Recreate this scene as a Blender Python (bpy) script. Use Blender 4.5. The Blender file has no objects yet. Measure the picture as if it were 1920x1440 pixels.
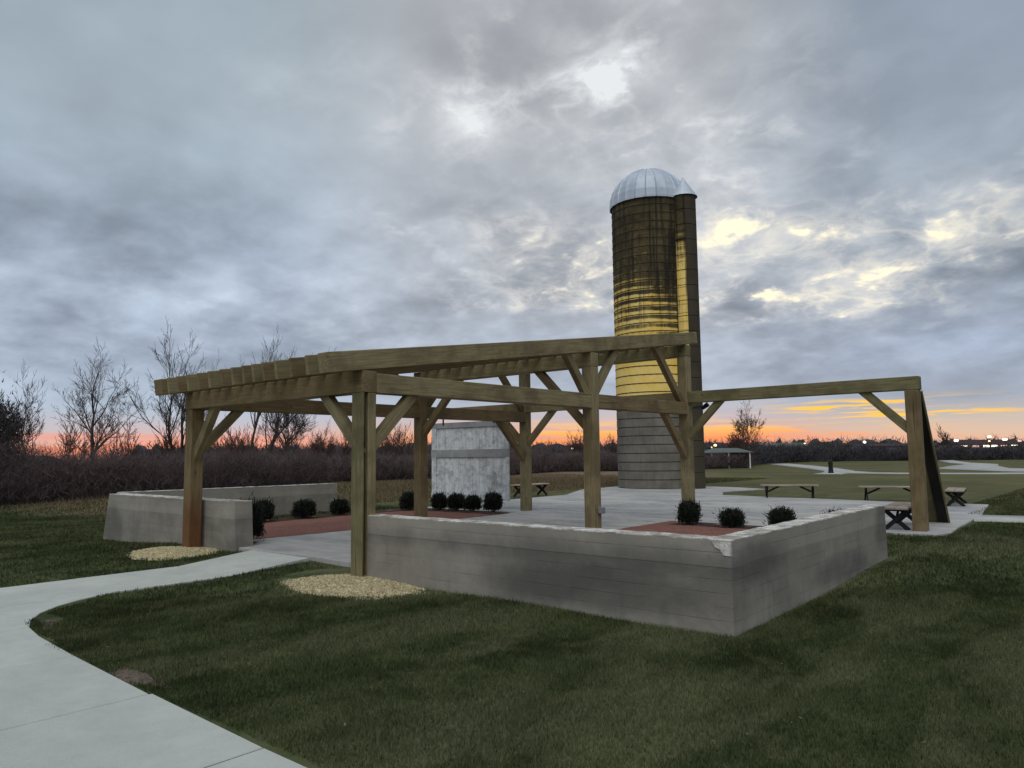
import bpy, bmesh, math, random
import numpy as np
from mathutils import Vector, Matrix
random.seed(7)
rng = np.random.default_rng(11)
S = bpy.context.scene
COL = S.collection

# ------------------------------------------------------------------ camera
cam = bpy.data.cameras.new("camera"); camo = bpy.data.objects.new("camera", cam); COL.objects.link(camo)
yaw, pitch, roll = math.radians(40.6667), math.radians(5.3766), math.radians(-0.6656)
fw = Vector((-math.sin(yaw)*math.cos(pitch), math.cos(yaw)*math.cos(pitch), math.sin(pitch)))
rt = Vector((math.cos(yaw), math.sin(yaw), 0)); up = rt.cross(fw)
r2 = rt*math.cos(roll)+up*math.sin(roll); u2 = up*math.cos(roll)-rt*math.sin(roll)
CAM = Vector((8.6136, -6.7389, 1.6))
M = Matrix((r2, u2, -fw)).transposed().to_4x4(); M.translation = CAM
camo.matrix_world = M
cam.sensor_width = 36.0; cam.sensor_fit = 'HORIZONTAL'; cam.lens = 1404.3/1920*36.0
cam.clip_start = 0.1; cam.clip_end = 3000
S.camera = camo
S.render.resolution_x, S.render.resolution_y = 1024, 768
S.view_settings.view_transform = 'Standard'; S.view_settings.look = 'None'
S.view_settings.exposure = 0.0; S.view_settings.gamma = 1.0; S.view_settings.use_curve_mapping = False

def lin(r, g, b):
    f = lambda c: (c/255)/12.92 if c/255 <= .04045 else ((c/255+.055)/1.055)**2.4
    return (f(r), f(g), f(b), 1.0)

# ------------------------------------------------------------------ world sky
W = bpy.data.worlds.new("World"); S.world = W; W.use_nodes = True
nt = W.node_tree
for n in list(nt.nodes): nt.nodes.remove(n)
class X:
    """tiny expression wrapper over math nodes"""
    def __init__(s, k): s.k = k
    @staticmethod
    def m(op, *a, clamp=False):
        n = nt.nodes.new('ShaderNodeMath'); n.operation = op; n.use_clamp = clamp
        for i, v in enumerate(a):
            if isinstance(v, X): nt.links.new(v.k, n.inputs[i])
            else: n.inputs[i].default_value = v
        return X(n.outputs[0])
    def __add__(s, o): return X.m('ADD', s, o)
    __radd__ = __add__
    def __sub__(s, o): return X.m('SUBTRACT', s, o)
    def __rsub__(s, o): return X.m('SUBTRACT', o, s)
    def __mul__(s, o): return X.m('MULTIPLY', s, o)
    __rmul__ = __mul__
    def __truediv__(s, o): return X.m('DIVIDE', s, o)
def sstep(x, a, b):
    n = nt.nodes.new('ShaderNodeMapRange'); n.interpolation_type = 'SMOOTHSTEP'; n.clamp = True
    nt.links.new(x.k, n.inputs[0]); n.inputs[1].default_value = a; n.inputs[2].default_value = b
    return X(n.outputs[0])
def vec(x, y, z):
    n = nt.nodes.new('ShaderNodeCombineXYZ')
    for i, v in enumerate((x, y, z)):
        if isinstance(v, X): nt.links.new(v.k, n.inputs[i])
        else: n.inputs[i].default_value = v
    return n.outputs[0]
def noise(v, scale, detail=5, rough=.5, dist=0.0, off=None):
    n = nt.nodes.new('ShaderNodeTexNoise'); nt.links.new(v, n.inputs['Vector'])
    n.inputs['Scale'].default_value = scale; n.inputs['Detail'].default_value = detail
    n.inputs['Roughness'].default_value = rough; n.inputs['Distortion'].default_value = dist
    return X(n.outputs['Fac'])
def mix(f, a, b, mode='MIX'):
    n = nt.nodes.new('ShaderNodeMix'); n.data_type = 'RGBA'; n.blend_type = mode; n.clamp_factor = True
    if isinstance(f, X): nt.links.new(f.k, n.inputs[0])
    else: n.inputs[0].default_value = f
    for i, c in ((6, a), (7, b)):
        if isinstance(c, tuple): n.inputs[i].default_value = c
        else: nt.links.new(c, n.inputs[i])
    return n.outputs[2]
def ramp(x, stops):
    n = nt.nodes.new('ShaderNodeValToRGB'); nt.links.new(x.k, n.inputs[0]); cr = n.color_ramp
    while len(cr.elements) > 1: cr.elements.remove(cr.elements[-1])
    cr.elements[0].position = stops[0][0]; cr.elements[0].color = stops[0][1]
    for p, c in stops[1:]:
        e = cr.elements.new(p); e.color = c
    return n.outputs[0]
tc = nt.nodes.new('ShaderNodeTexCoord'); sp = nt.nodes.new('ShaderNodeSeparateXYZ')
nt.links.new(tc.outputs['Generated'], sp.inputs[0])
dx, dy, dz = X(sp.outputs[0]), X(sp.outputs[1]), X(sp.outputs[2])
az = X.m('ARCTAN2', dx, dy)*57.29578
el = X.m('ARCSINE', dz)*57.29578
zz = X.m('MAXIMUM', dz, 0.0)+0.30
P = vec(dx/zz, dy/zz, 0.0)
P2 = vec(dx/zz, dy/zz, 3.7)
P3 = vec(az*0.085, el*1.5, 1.3)      # thin level bands low over the horizon
big = noise(P, 1.7, 3, .5, .15)
mid = noise(P2, 4.2, 6, .50, .15)
fine = noise(P, 9.5, 7, .56, .25)
band = noise(P3, 1.5, 5, .6, .5)
# elevation colour of the cloud deck
e01 = X.m('DIVIDE', el, 35.0, clamp=True)
cleft = ramp(e01, [(0, lin(218,140,116)), (.025, lin(222,166,148)), (.055, lin(186,180,186)), (.10, lin(166,180,198)),
                   (.2, lin(156,170,190)), (.4, lin(146,160,178)), (.7, lin(148,162,174)), (1, lin(140,155,165))])
cmid = ramp(e01, [(0, lin(222,112,84)), (.022, lin(228,146,112)), (.05, lin(208,166,150)), (.075, lin(184,174,182)), (.11, lin(168,178,194)),
                  (.18, lin(160,170,186)), (.4, lin(158,166,178)), (.7, lin(164,170,178)), (1, lin(164,168,176))])
cright = ramp(e01, [(0, lin(224,164,136)), (.03, lin(210,182,160)), (.06, lin(190,178,170)), (.10, lin(150,160,176)),
                    (.2, lin(142,154,174)), (.4, lin(146,158,172)), (.7, lin(140,152,168)), (1, lin(132,145,160))])
base = mix(sstep(az, -62, -44), cleft, cmid)
base = mix(sstep(az, -27, -12), base, cright)
# light and shade of the deck
hi = sstep(el, 2.0, 7.0)
loww = sstep(el, 26.0, 12.0)
sh = (big-.5)*.85 + (mid-.5)*(loww*.75+.50) + (fine-.5)*(loww*.5+.08)
sh = sh*hi
shade = X.m('ADD', sh*1.0, 1.0)
vm = nt.nodes.new('ShaderNodeVectorMath'); vm.operation = 'SCALE'
nt.links.new(base, vm.inputs[0]); nt.links.new(X.m('MINIMUM', X.m('MAXIMUM', shade, .62), 1.45).k, vm.inputs['Scale'])
deck = mix(.35, vm.outputs[0], mix(1.0, vm.outputs[0], (1.06, 1.0, .93, 1), 'MULTIPLY'))
# lighter gaps where the deck is thin
def blob(a, e, sa, se, w, rot=0.0):
    A, B = az-a, el-e
    c, s_ = math.cos(rot), math.sin(rot)
    U, V = A*c+B*s_, B*c-A*s_
    q = (U*U)/(2*sa*sa)+(V*V)/(2*se*se)
    return X.m('EXPONENT', q*-1.0)*w
def total(l):
    t = l[0]
    for b in l[1:]: t = t+b
    return t
cold = total([blob(-33.3, 29.0, 1.9, 1.9, 1.3, -.5), blob(-44.0, 24.6, 1.5, 1.6, 1.4), blob(-37.5, 26.2, 4.6, .9, 1.15, .12), blob(-27, 22.0, 6.5, 3.4, .85),
              blob(-33, 29.5, 8, 4.5, .55), blob(-43, 26, 7, 3, .4), blob(-58.5, 26.2, 2.5, 1.6, .3), blob(-49.5, 17.3, 2.6, .9, .5), blob(-50.5, 23.2, 1.0, .8, .35), blob(-43, 19.0, 4.0, 1.0, .45),
              blob(-43.8, 12.3, 3.2, .6, .7), blob(-41, 14.5, 5, 1.6, .6), blob(-60, 11, 12, 2.2, .25), blob(-18.5, 28, 2.2, .9, .3)])
warm = total([blob(-35.6, 15.2, 4.2, 1.5, 1.6, -.1), blob(-38.5, 12.2, 3.0, .9, 1.2), blob(-33.5, 11.5, 2.0, .8, .9), blob(-24.8, 16.3, 1.6, 1.7, 1.1), blob(-19.4, 15.6, 3.6, 1.1, .9, -.15), blob(-8.6, 14.6, 4.2, 1.5, 1.15, .2),
              blob(-15.4, 11.0, 1.9, 1.2, 1.35, .2), blob(-23.0, 11.3, 3.6, .55, 1.15, -.05), blob(-18, 10.4, 4.5, .8, .7), blob(-15, 13.5, 9, 3.2, .62), blob(-24, 14.5, 5, 2.6, .5)])
fine2 = noise(P2, 7.0, 6, .58, .35)
rdg = 1.0-X.m('ABSOLUTE', fine2*0.7+mid*0.3-.5)*9.0
wisp = X.m('MAXIMUM', rdg, 0.0); wisp = wisp*wisp*.35+sstep(fine*.6+fine2*.4, .52, .66)*1.0
soft = sstep(mid*0.6+fine*.4, .34, .74)
gc = X.m('MULTIPLY', cold, wisp*.58+soft*.48, clamp=True)
gw = X.m('MULTIPLY', warm, wisp*.62+soft*.30, clamp=True)
c1 = mix(gc*.8, deck, lin(230, 232, 233))
c2 = mix(gw*.92, c1, mix(gw, lin(232, 228, 222), lin(255, 243, 212)))
# sunset streaks
st1 = blob(-12.4, 2.75, 3.8, .42, 1.7, .0)+blob(-17.5, 3.0, 3.2, .35, .9)+blob(-13.5, 2.35, 2.6, .2, .9)
st1 = X.m('MULTIPLY', st1, sstep(band, .47, .60), clamp=True)
c3 = mix(st1, c2, lin(255, 196, 62))
st2 = X.m('MULTIPLY', blob(-31.5, 1.15, 9.5, .72, 1.8), sstep(band, .40, .58), clamp=True)
c4 = mix(st2*.9, c3, mix(sstep(el, .6, 2.4), lin(250, 148, 78), lin(255, 196, 104)))
st3 = X.m('MULTIPLY', blob(-22, .75, 6.0, .35, 1.2)+blob(-66, .9, 9.0, .6, 1.3), sstep(band, .34, .60), clamp=True)
c5 = mix(st3*.75, c4, lin(240, 138, 104))
# clear sky behind it all
sky = nt.nodes.new('ShaderNodeTexSky'); sky.sky_type = 'NISHITA'; sky.sun_disc = False
FILL_EL, FILL_AZ = math.radians(58), math.radians(150)
sky.sun_elevation = FILL_EL; sky.sun_rotation = FILL_AZ
bg1 = nt.nodes.new('ShaderNodeBackground'); nt.links.new(sky.outputs[0], bg1.inputs[0]); bg1.inputs[1].default_value = 0.05
bg2 = nt.nodes.new('ShaderNodeBackground'); nt.links.new(c5, bg2.inputs[0]); bg2.inputs[1].default_value = 1.22
mx = nt.nodes.new('ShaderNodeMixShader'); mx.inputs[0].default_value = 0.955
nt.links.new(bg1.outputs[0], mx.inputs[1]); nt.links.new(bg2.outputs[0], mx.inputs[2])
wo = nt.nodes.new('ShaderNodeOutputWorld'); nt.links.new(mx.outputs[0], wo.inputs[0])

sl = bpy.data.lights.new("overhead_fill", 'SUN'); sl.energy = 1.3; sl.angle = math.radians(50); sl.color = (1, .97, .92)  # broad fill lamp added overhead to brighten the dusk scene, not the setting sun
so = bpy.data.objects.new("overhead_fill", sl); COL.objects.link(so)
sd = Vector((math.sin(FILL_AZ)*math.cos(FILL_EL), math.cos(FILL_AZ)*math.cos(FILL_EL), math.sin(FILL_EL)))
so.rotation_euler = sd.to_track_quat('Z', 'Y').to_euler()

# ------------------------------------------------------------------ helpers
def tag(o, label=None, cat=None, group=None, kind=None):
    if label: o['label'] = label
    if cat: o['category'] = cat
    if group: o['group'] = group
    if kind: o['kind'] = kind
    return o
def empty(name, loc=(0, 0, 0), rz=0):
    o = bpy.data.objects.new(name, None); COL.objects.link(o)
    o.location = loc; o.rotation_euler = (0, 0, rz); o.empty_display_size = .2
    return o
def link(name, me, mat=None, parent=None, mw=None):
    o = bpy.data.objects.new(name, me); COL.objects.link(o)
    if mat is not None and not me.materials: me.materials.append(mat)
    if parent: o.parent = parent
    if mw is not None: o.matrix_local = mw
    return o
def copy_tree(o, parent=None):
    c = o.copy(); COL.objects.link(c)
    if parent: c.parent = parent
    for ch in list(o.children): copy_tree(ch, c)
    return c
def bmobj(name, bm, mat, parent=None, mw=None, smooth=False):
    me = bpy.data.meshes.new(name); bm.normal_update(); bm.to_mesh(me); bm.free()
    if smooth:
        for p in me.polygons: p.use_smooth = True
    return link(name, me, mat, parent, mw)
def box_bm(bm, x0, x1, y0, y1, z0, z1):
    vs = [bm.verts.new((x, y, z)) for x in (x0, x1) for y in (y0, y1) for z in (z0, z1)]
    for f in ((0,1,3,2), (4,6,7,5), (0,4,5,1), (2,3,7,6), (0,2,6,4), (1,5,7,3)):
        bm.faces.new([vs[i] for i in f])
    return vs
def box(name, a, b, mat, parent=None, bevel=0.0):
    bm = bmesh.new(); box_bm(bm, a[0], b[0], a[1], b[1], a[2], b[2])
    if bevel: bmesh.ops.bevel(bm, geom=bm.edges[:], offset=bevel, segments=1, affect='EDGES')
    return bmobj(name, bm, mat, parent)
def timber(name, p, q, w, h, mat, parent=None, side=(0, 0, 1), bevel=.008):
    """squared timber from p to q; w across, h along side; local X runs with the grain"""
    p, q = Vector(p), Vector(q); L = (q-p).length; x = (q-p)/L
    z = Vector(side); z = (z-x*z.dot(x)).normalized(); y = z.cross(x)
    bm = bmesh.new(); box_bm(bm, 0, L, -w/2, w/2, -h/2, h/2)
    if bevel: bmesh.ops.bevel(bm, geom=bm.edges[:], offset=bevel, segments=1, affect='EDGES')
    m = Matrix((x, y, z)).transposed().to_4x4(); m.translation = p
    return bmobj(name, bm, mat, parent, m)
def npmesh(name, V, F, mat, parent=None, nper=3, mw=None):
    me = bpy.data.meshes.new(name); V = np.asarray(V, 'f'); F = np.asarray(F, 'i')
    me.vertices.add(len(V)); me.vertices.foreach_set('co', V.ravel())
    me.loops.add(F.size); me.loops.foreach_set('vertex_index', F.ravel())
    me.polygons.add(len(F)); me.polygons.foreach_set('loop_start', np.arange(len(F), dtype='i')*nper)
    me.polygons.foreach_set('loop_total', np.full(len(F), nper, 'i')); me.update(calc_edges=True)
    return link(name, me, mat, parent, mw)
def lathe(bm, prof, n, cx=0, cy=0, a0=0, a1=2*math.pi):
    full = abs(a1-a0-2*math.pi) < 1e-6; rings = []
    for r, z in prof:
        rings.append([bm.verts.new((cx+r*math.cos(a0+(a1-a0)*i/n), cy+r*math.sin(a0+(a1-a0)*i/n), z)) for i in range(n if full else n+1)])
    for a, b in zip(rings, rings[1:]):
        m = len(a)
        for i in range(m if full else m-1):
            j = (i+1) % m; bm.faces.new((a[i], a[j], b[j], b[i]))
    return rings
def tube(bm, pts, rad, n=6):
    rings = []
    for i, p in enumerate(pts):
        d = (Vector(pts[min(i+1, len(pts)-1)])-Vector(pts[max(i-1, 0)])).normalized()
        a = d.orthogonal().normalized(); b = d.cross(a); r = rad[i] if hasattr(rad, '__len__') else rad
        rings.append([bm.verts.new(Vector(p)+(a*math.cos(t)+b*math.sin(t))*r) for t in [2*math.pi*k/n for k in range(n)]])
    for a, b in zip(rings, rings[1:]):
        for i in range(n): bm.faces.new((a[i], a[(i+1) % n], b[(i+1) % n], b[i]))
    bm.faces.new(rings[0][::-1]); bm.faces.new(rings[-1])

# ---- materials
class Mat:
    def __init__(s, name, rough=.8, metal=0.0, spec=.3):
        s.m = bpy.data.materials.new(name); s.m.use_nodes = True; s.t = s.m.node_tree
        s.b = s.t.nodes['Principled BSDF']; s.b.inputs['Roughness'].default_value = rough
        s.b.inputs['Metallic'].default_value = metal; s.b.inputs['Specular IOR Level'].default_value = spec
        s.tc = s.t.nodes.new('ShaderNodeTexCoord')
    def n(s, typ, **kw):
        n = s.t.nodes.new(typ)
        for k, v in kw.items(): setattr(n, k, v)
        return n
    def l(s, a, b): s.t.links.new(a, b)
    def coord(s, kind='Object', scale=(1, 1, 1), rnd=False):
        if kind == 'World': src = s.n('ShaderNodeNewGeometry').outputs['Position']
        else: src = s.tc.outputs[kind]
        mp = s.n('ShaderNodeMapping'); s.l(src, mp.inputs[0]); mp.inputs['Scale'].default_value = scale
        if rnd:
            oi = s.n('ShaderNodeObjectInfo'); mu = s.n('ShaderNodeMath', operation='MULTIPLY'); s.l(oi.outputs['Random'], mu.inputs[0]); mu.inputs[1].default_value = 40
            cb = s.n('ShaderNodeCombineXYZ')
            for i in range(3): s.l(mu.outputs[0], cb.inputs[i])
            s.l(cb.outputs[0], mp.inputs['Location'])
        return mp.outputs[0]
    def noise(s, v, scale, detail=4, rough=.5, dist=0):
        n = s.n('ShaderNodeTexNoise'); s.l(v, n.inputs['Vector']); n.inputs['Scale'].default_value = scale
        n.inputs['Detail'].default_value = detail; n.inputs['Roughness'].default_value = rough; n.inputs['Distortion'].default_value = dist
        return n.outputs['Fac']
    def math(s, op, *a, clamp=False):
        n = s.n('ShaderNodeMath', operation=op, use_clamp=clamp)
        for i, v in enumerate(a):
            if hasattr(v, 'links'): s.l(v, n.inputs[i])
            else: n.inputs[i].default_value = v
        return n.outputs[0]
    def step(s, x, a, b):
        n = s.n('ShaderNodeMapRange', interpolation_type='SMOOTHSTEP'); s.l(x, n.inputs[0]); n.inputs[1].default_value = a; n.inputs[2].default_value = b
        return n.outputs[0]
    def mix(s, f, a, b, mode='MIX'):
        n = s.n('ShaderNodeMix', data_type='RGBA', blend_type=mode)
        if hasattr(f, 'links'): s.l(f, n.inputs[0])
        else: n.inputs[0].default_value = f
        for i, c in ((6, a), (7, b)):
            if isinstance(c, tuple): n.inputs[i].default_value = (*c[:3], 1)
            else: s.l(c, n.inputs[i])
        return n.outputs[2]
    def base(s, c):
        if isinstance(c, tuple): s.b.inputs['Base Color'].default_value = (*c[:3], 1)
        else: s.l(c, s.b.inputs['Base Color'])
        return s
    def bump(s, h, strength=.4, dist=.01):
        n = s.n('ShaderNodeBump'); n.inputs['Strength'].default_value = strength; n.inputs['Distance'].default_value = dist
        s.l(h, n.inputs['Height']); s.l(n.outputs[0], s.b.inputs['Normal']); return s
    def sep(s, v):
        n = s.n('ShaderNodeSeparateXYZ'); s.l(v, n.inputs[0]); return n.outputs

def flat(name, c, rough=.8, metal=0, var=.15, scale=3, spec=.3):
    m = Mat(name, rough, metal, spec); v = m.coord('World')
    a = tuple(x*(1-var) for x in c[:3]); b = tuple(min(1, x*(1+var)) for x in c[:3])
    m.base(m.mix(m.noise(v, scale, 5, .6), a, b)); m.bump(m.noise(v, scale*12, 4), .2, .004); return m.m

def wood(name, a, b, knots=True, dark=(.03, .02, .012), foot=None):
    m = Mat(name, .85); v = m.coord('Object', (.35, 6, 6), True); v2 = m.coord('Object', (1, 1, 1), True)
    g = m.noise(v, 6, 6, .6, .6); c = m.mix(m.step(g, .3, .7), a, b)
    blot = m.noise(v2, 1.6, 4, .6); c = m.mix(m.math('MULTIPLY', m.step(blot, .42, .66), .6), c, tuple(x*.55 for x in a))
    gr = m.noise(v2, .9, 2); c = m.mix(m.math('MULTIPLY', m.step(gr, .5, .8), .35), c, (a[0]*.85, a[1]*1.02, a[2]*.8))
    if knots:
        vo = m.n('ShaderNodeTexVoronoi'); vv = m.coord('Object', (1.1, 2.2, 2.2), True); m.l(vv, vo.inputs['Vector']); vo.inputs['Scale'].default_value = 1.5
        k = m.step(vo.outputs['Distance'], .09, .03); c = m.mix(m.math('MULTIPLY', k, .55), c, dark)
    vc = m.coord('Object', (.22, 9, 9), True); ck = m.step(m.noise(vc, 3.2, 2, .4), .70, .76)
    c = m.mix(m.math('MULTIPLY', ck, .55), c, dark)
    if foot:
        ox = m.sep(m.coord('Object'))[0]; fm = m.step(m.math('ADD', ox, m.math('MULTIPLY', m.noise(m.coord('Object', (.6, 5, 5)), 2, 4), .9)), 2.1, .9)
        c = m.mix(m.math('MULTIPLY', fm, .85), c, m.mix(g, (foot[0]*.6, foot[1]*.6, foot[2]*.6), foot))
    m.base(c); m.bump(m.math('SUBTRACT', g, m.math('MULTIPLY', ck, 1.5)), .5, .006); return m.m

WOOD = wood('treated_pine', (.205, .165, .085), (.33, .28, .155))
WOODB = wood('treated_pine_brown', (.175, .128, .062), (.27, .205, .110))
WOODG = wood('treated_pine_green', (.155, .138, .066), (.25, .225, .118))
WOODF = wood('treated_pine_brown_foot', (.175, .128, .062), (.27, .205, .110), foot=(.20, .085, .035))
GREY_WOOD = wood('weathered_board', (.20, .17, .13), (.33, .29, .23))
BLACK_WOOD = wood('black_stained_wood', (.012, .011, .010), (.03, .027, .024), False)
BENCH_TOP = wood('bench_seat_wood', (.30, .24, .19), (.45, .38, .31), False)

def concrete(name, a, b, stain=None, streak=False, rough=.9, wear=.5, form=False):
    m = Mat(name, rough); v = m.coord('World'); n1 = m.noise(v, .9, 5, .6, .4); n2 = m.noise(v, 5, 6, .65); n3 = m.noise(v, 60, 3, .6)
    c = m.mix(m.step(n1, .3, .7), a, b)
    c = m.mix(m.math('MULTIPLY', m.step(n2, .35, .75), .35), c, tuple(x*.72 for x in a))
    c = m.mix(m.math('MULTIPLY', m.step(n3, .3, .8), .22), c, tuple(min(1, x*1.35) for x in b))
    if stain:
        v4 = m.coord('World', (1, 1, 1.8)); n4 = m.noise(v4, .55, 5, .62, .7)
        c = m.mix(m.math('MULTIPLY', m.step(n4, .46, .66), wear), c, stain)
    if streak:
        v5 = m.coord('World', (5, 5, .35)); c = m.mix(m.math('MULTIPLY', m.step(m.noise(v5, 1.5, 5, .6), .5, .75), .3), c, tuple(x*.6 for x in a))
    h = m.math('ADD', m.math('MULTIPLY', n2, .6), m.math('MULTIPLY', n3, .5))
    if form:
        x, y, z = m.sep(v); zw_ = m.math('ADD', z, m.math('MULTIPLY', m.noise(v, .7, 2), .012))
        c = m.mix(m.math('MULTIPLY', m.step(z, .498, .503), .30), c, tuple(min(1, q*1.35) for q in b))
        f_ = m.math('FRACT', m.math('DIVIDE', zw_, .128)); ln = m.math('MULTIPLY', m.step(f_, .06, .0), m.step(m.noise(m.coord('World', (.8, .8, 6)), 1.4, 3), .40, .60))
        c = m.mix(m.math('MULTIPLY', ln, .26), c, tuple(q*.5 for q in a)); h = m.math('SUBTRACT', h, m.math('MULTIPLY', ln, .8))
        # every board took the mix a little differently
        bn = m.n('ShaderNodeTexWhiteNoise', noise_dimensions='1D'); m.l(m.math('FLOOR', m.math('DIVIDE', zw_, .128)), bn.inputs['W'])
        c = m.mix(m.math('MULTIPLY', bn.outputs['Value'], .15), c, tuple(q*.62 for q in a))
        wob = m.math('MULTIPLY', m.math('SUBTRACT', m.noise(v, 1.6, 6, .65), .5), 1.7)
        for (X0, Y0, Z0, sx, sy, sz, am) in ((3.7, .1, .14, 1.5, 9, .25, .62), (5.46, .7, .50, 9, .9, .20, .6), (5.4, 3.6, .10, 9, 1.3, .2, .5), (5.4, 5.6, .45, 9, .5, .4, .5), (-9.4, .3, .1, .6, 9, .5, .5)):
            q = m.math('ADD', m.math('ADD', m.math('POWER', m.math('ABSOLUTE', m.math('DIVIDE', m.math('SUBTRACT', x, X0), sx)), 2.0), m.math('POWER', m.math('ABSOLUTE', m.math('DIVIDE', m.math('SUBTRACT', y, Y0), sy)), 2.0)), m.math('POWER', m.math('ABSOLUTE', m.math('DIVIDE', m.math('SUBTRACT', z, Z0), sz)), 2.0))
            c = m.mix(m.math('MULTIPLY', m.step(m.math('ADD', q, wob), 1.5, .1), am), c, (.072, .072, .068))
        vp = m.n('ShaderNodeTexVoronoi'); m.l(v, vp.inputs['Vector']); vp.inputs['Scale'].default_value = 7
        c = m.mix(m.math('MULTIPLY', m.step(vp.outputs['Distance'], .07, .03), .5), c, (.06, .058, .052))
    m.base(c); m.bump(h, .5, .006); return m.m
WALL = concrete('board_formed_concrete', (.245, .227, .192), (.355, .332, .282), (.135, .13, .118), True, wear=.55, form=True)
def cap_mat():
    m = Mat('pale_mortar', .95); v = m.coord('World'); n1 = m.noise(v, 4.5, 7, .7, .5); n2 = m.noise(v, 22, 5, .7)
    c = m.mix(m.step(n1, .40, .60), (.34, .30, .255), (.80, .78, .73)); c = m.mix(m.math('MULTIPLY', m.step(n2, .48, .66), .55), c, (.30, .27, .235))
    m.base(c); m.bump(m.math('ADD', n1, n2), .9, .02); return m.m
CAPM = cap_mat()
WALK = concrete('sidewalk_concrete', (.44, .46, .425), (.53, .55, .505), (.385, .40, .37), wear=.3)
WALK2 = concrete('far_path_concrete', (.40, .40, .385), (.5, .5, .48))
PAVE = None
def paver_mat():
    m = Mat('grey_pavers', .8); v = m.coord('World'); br = m.n('ShaderNodeTexBrick'); m.l(v, br.inputs['Vector'])
    br.inputs['Scale'].default_value = 1.0; br.inputs['Brick Width'].default_value = .24; br.inputs['Row Height'].default_value = .16; br.inputs['Mortar Size'].default_value = .006
    br.inputs['Color1'].default_value = (.40, .395, .395, 1); br.inputs['Color2'].default_value = (.29, .287, .29, 1); br.inputs['Mortar'].default_value = (.2, .2, .2, 1)
    br.inputs['Mortar Smooth'].default_value = .4
    vs = m.coord('World', (.35, 2.2, 1)); st = m.noise(vs, 1.0, 5, .6, .5)
    c = m.mix(m.math('MULTIPLY', m.step(st, .42, .68), .6), br.outputs['Color'], (.56, .54, .50))
    c = m.mix(m.math('MULTIPLY', m.step(m.noise(v, .45, 4), .45, .6), .35), c, (.58, .55, .50))
    m.base(c); m.bump(m.math('SUBTRACT', m.noise(v, 30, 4), m.math('MULTIPLY', br.outputs['Fac'], 1.2)), .5, .005); return m.m
PAVE = paver_mat()
def mulch_mat(name, a, b):
    m = Mat(name, .95); v = m.coord('World'); vo = m.n('ShaderNodeTexVoronoi'); m.l(v, vo.inputs['Vector']); vo.inputs['Scale'].default_value = 38
    c = m.mix(m.sep(vo.outputs['Color'])[0], a, b); c = m.mix(m.math('MULTIPLY', m.step(m.noise(v, 1.3, 4), .4, .7), .4), c, a)
    m.base(c); m.bump(vo.outputs['Distance'], .8, .02); return m.m
REDM = mulch_mat('red_mulch', (.16, .070, .052), (.34, .155, .12))
CHIPM = mulch_mat('pale_wood_chips', (.50, .42, .24), (.90, .80, .54))

def grass_mat(name, blades=False):
    m = Mat(name, .9, 0, .15); v = m.coord('World'); vs = m.coord('World', (1.2, .35, 1))
    g = m.mix(m.step(m.noise(v, .8, 5, .6), .3, .7), (.032, .044, .015), (.080, .100, .038))
    g = m.mix(m.math('MULTIPLY', m.step(m.noise(vs, .9, 4, .6, .4), .46, .64), .65), g, (.155, .160, .082))
    g = m.mix(m.math('MULTIPLY', m.step(m.noise(v, 3.2, 5, .65), .48, .70), .6), g, (.125, .132, .064))
    g = m.mix(m.math('MULTIPLY', m.step(m.noise(v, 22, 4, .65), .5, .8), .4), g, (.016, .024, .010))
    x, y, z = m.sep(v)
    far = m.step(y, 6, 34); g = m.mix(m.math('MULTIPLY', far, .8), g, m.mix(m.step(m.noise(v, .16, 5, .6), .3, .7), (.082, .078, .030), (.155, .138, .058)))  # distant grass painted lighter, imitating how it looks at a shallow viewing angle
    if not blades:
        # dry, unmown ground west of the courtyard
        d = m.math('MULTIPLY', m.step(m.math('ADD', x, m.math('MULTIPLY', m.noise(v, .25, 4), 5)), -8.5, -13.5), m.step(y, 1.0, 5.5))
        d = m.math('MULTIPLY', d, m.step(m.math('ADD', m.math('MULTIPLY', x, -1.0), m.math('MULTIPLY', y, -.62)), -14, -4))
        t = m.mix(m.step(m.noise(v, .6, 6, .7), .35, .7), (.15, .105, .066), (.28, .205, .13))
        g = m.mix(d, g, t)
        pass
        g = m.mix(d, g, t)
    m.base(g)
    if not blades: m.bump(m.noise(v, 25, 5, .7), .8, .03)
    return m.m
LAWN = grass_mat('lawn_soil_and_grass'); BLADE = grass_mat('grass_blades', True)
TWIG = flat('bare_twigs', (.075, .062, .056), .9, var=.3)
TWIGR = flat('reddish_twigs', (.12, .075, .06), .9, var=.3)
BARK = flat('dark_bark', (.075, .065, .058), .95, var=.3, scale=6)
BRAMBLE = flat('bramble_stems', (.125, .092, .092), .95, var=.45, scale=.5)
BRAMBLE2 = flat('distant_scrub', (.060, .055, .060), .95, var=.35, scale=.2)
TANG = flat('dry_grass_stalks', (.20, .145, .09), .95, var=.3, scale=1)
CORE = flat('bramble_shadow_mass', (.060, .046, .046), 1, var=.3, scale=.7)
EVER = flat('dark_evergreen_leaves', (.016, .022, .014), .7, var=.5, scale=6)
BLACK = flat('black_metal', (.012, .012, .013), .5, .0)
GREYM = flat('grey_electrical_plastic', (.25, .27, .28), .5)
ZINC = None
def zinc():
    m = Mat('galvanised_dome_sheet', .55, .25, .5); v = m.coord('World'); c = m.mix(m.step(m.noise(v, 1.2, 5, .6), .3, .7), (.46, .53, .62), (.60, .66, .74))
    vs = m.coord('World', (4, 4, .5)); c = m.mix(m.math('MULTIPLY', m.step(m.noise(vs, 1, 4), .5, .75), .35), c, (.33, .38, .44))
    m.base(c); m.bump(m.noise(v, 8, 3), .15, .01); return m.m
ZINC = zinc()

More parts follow.
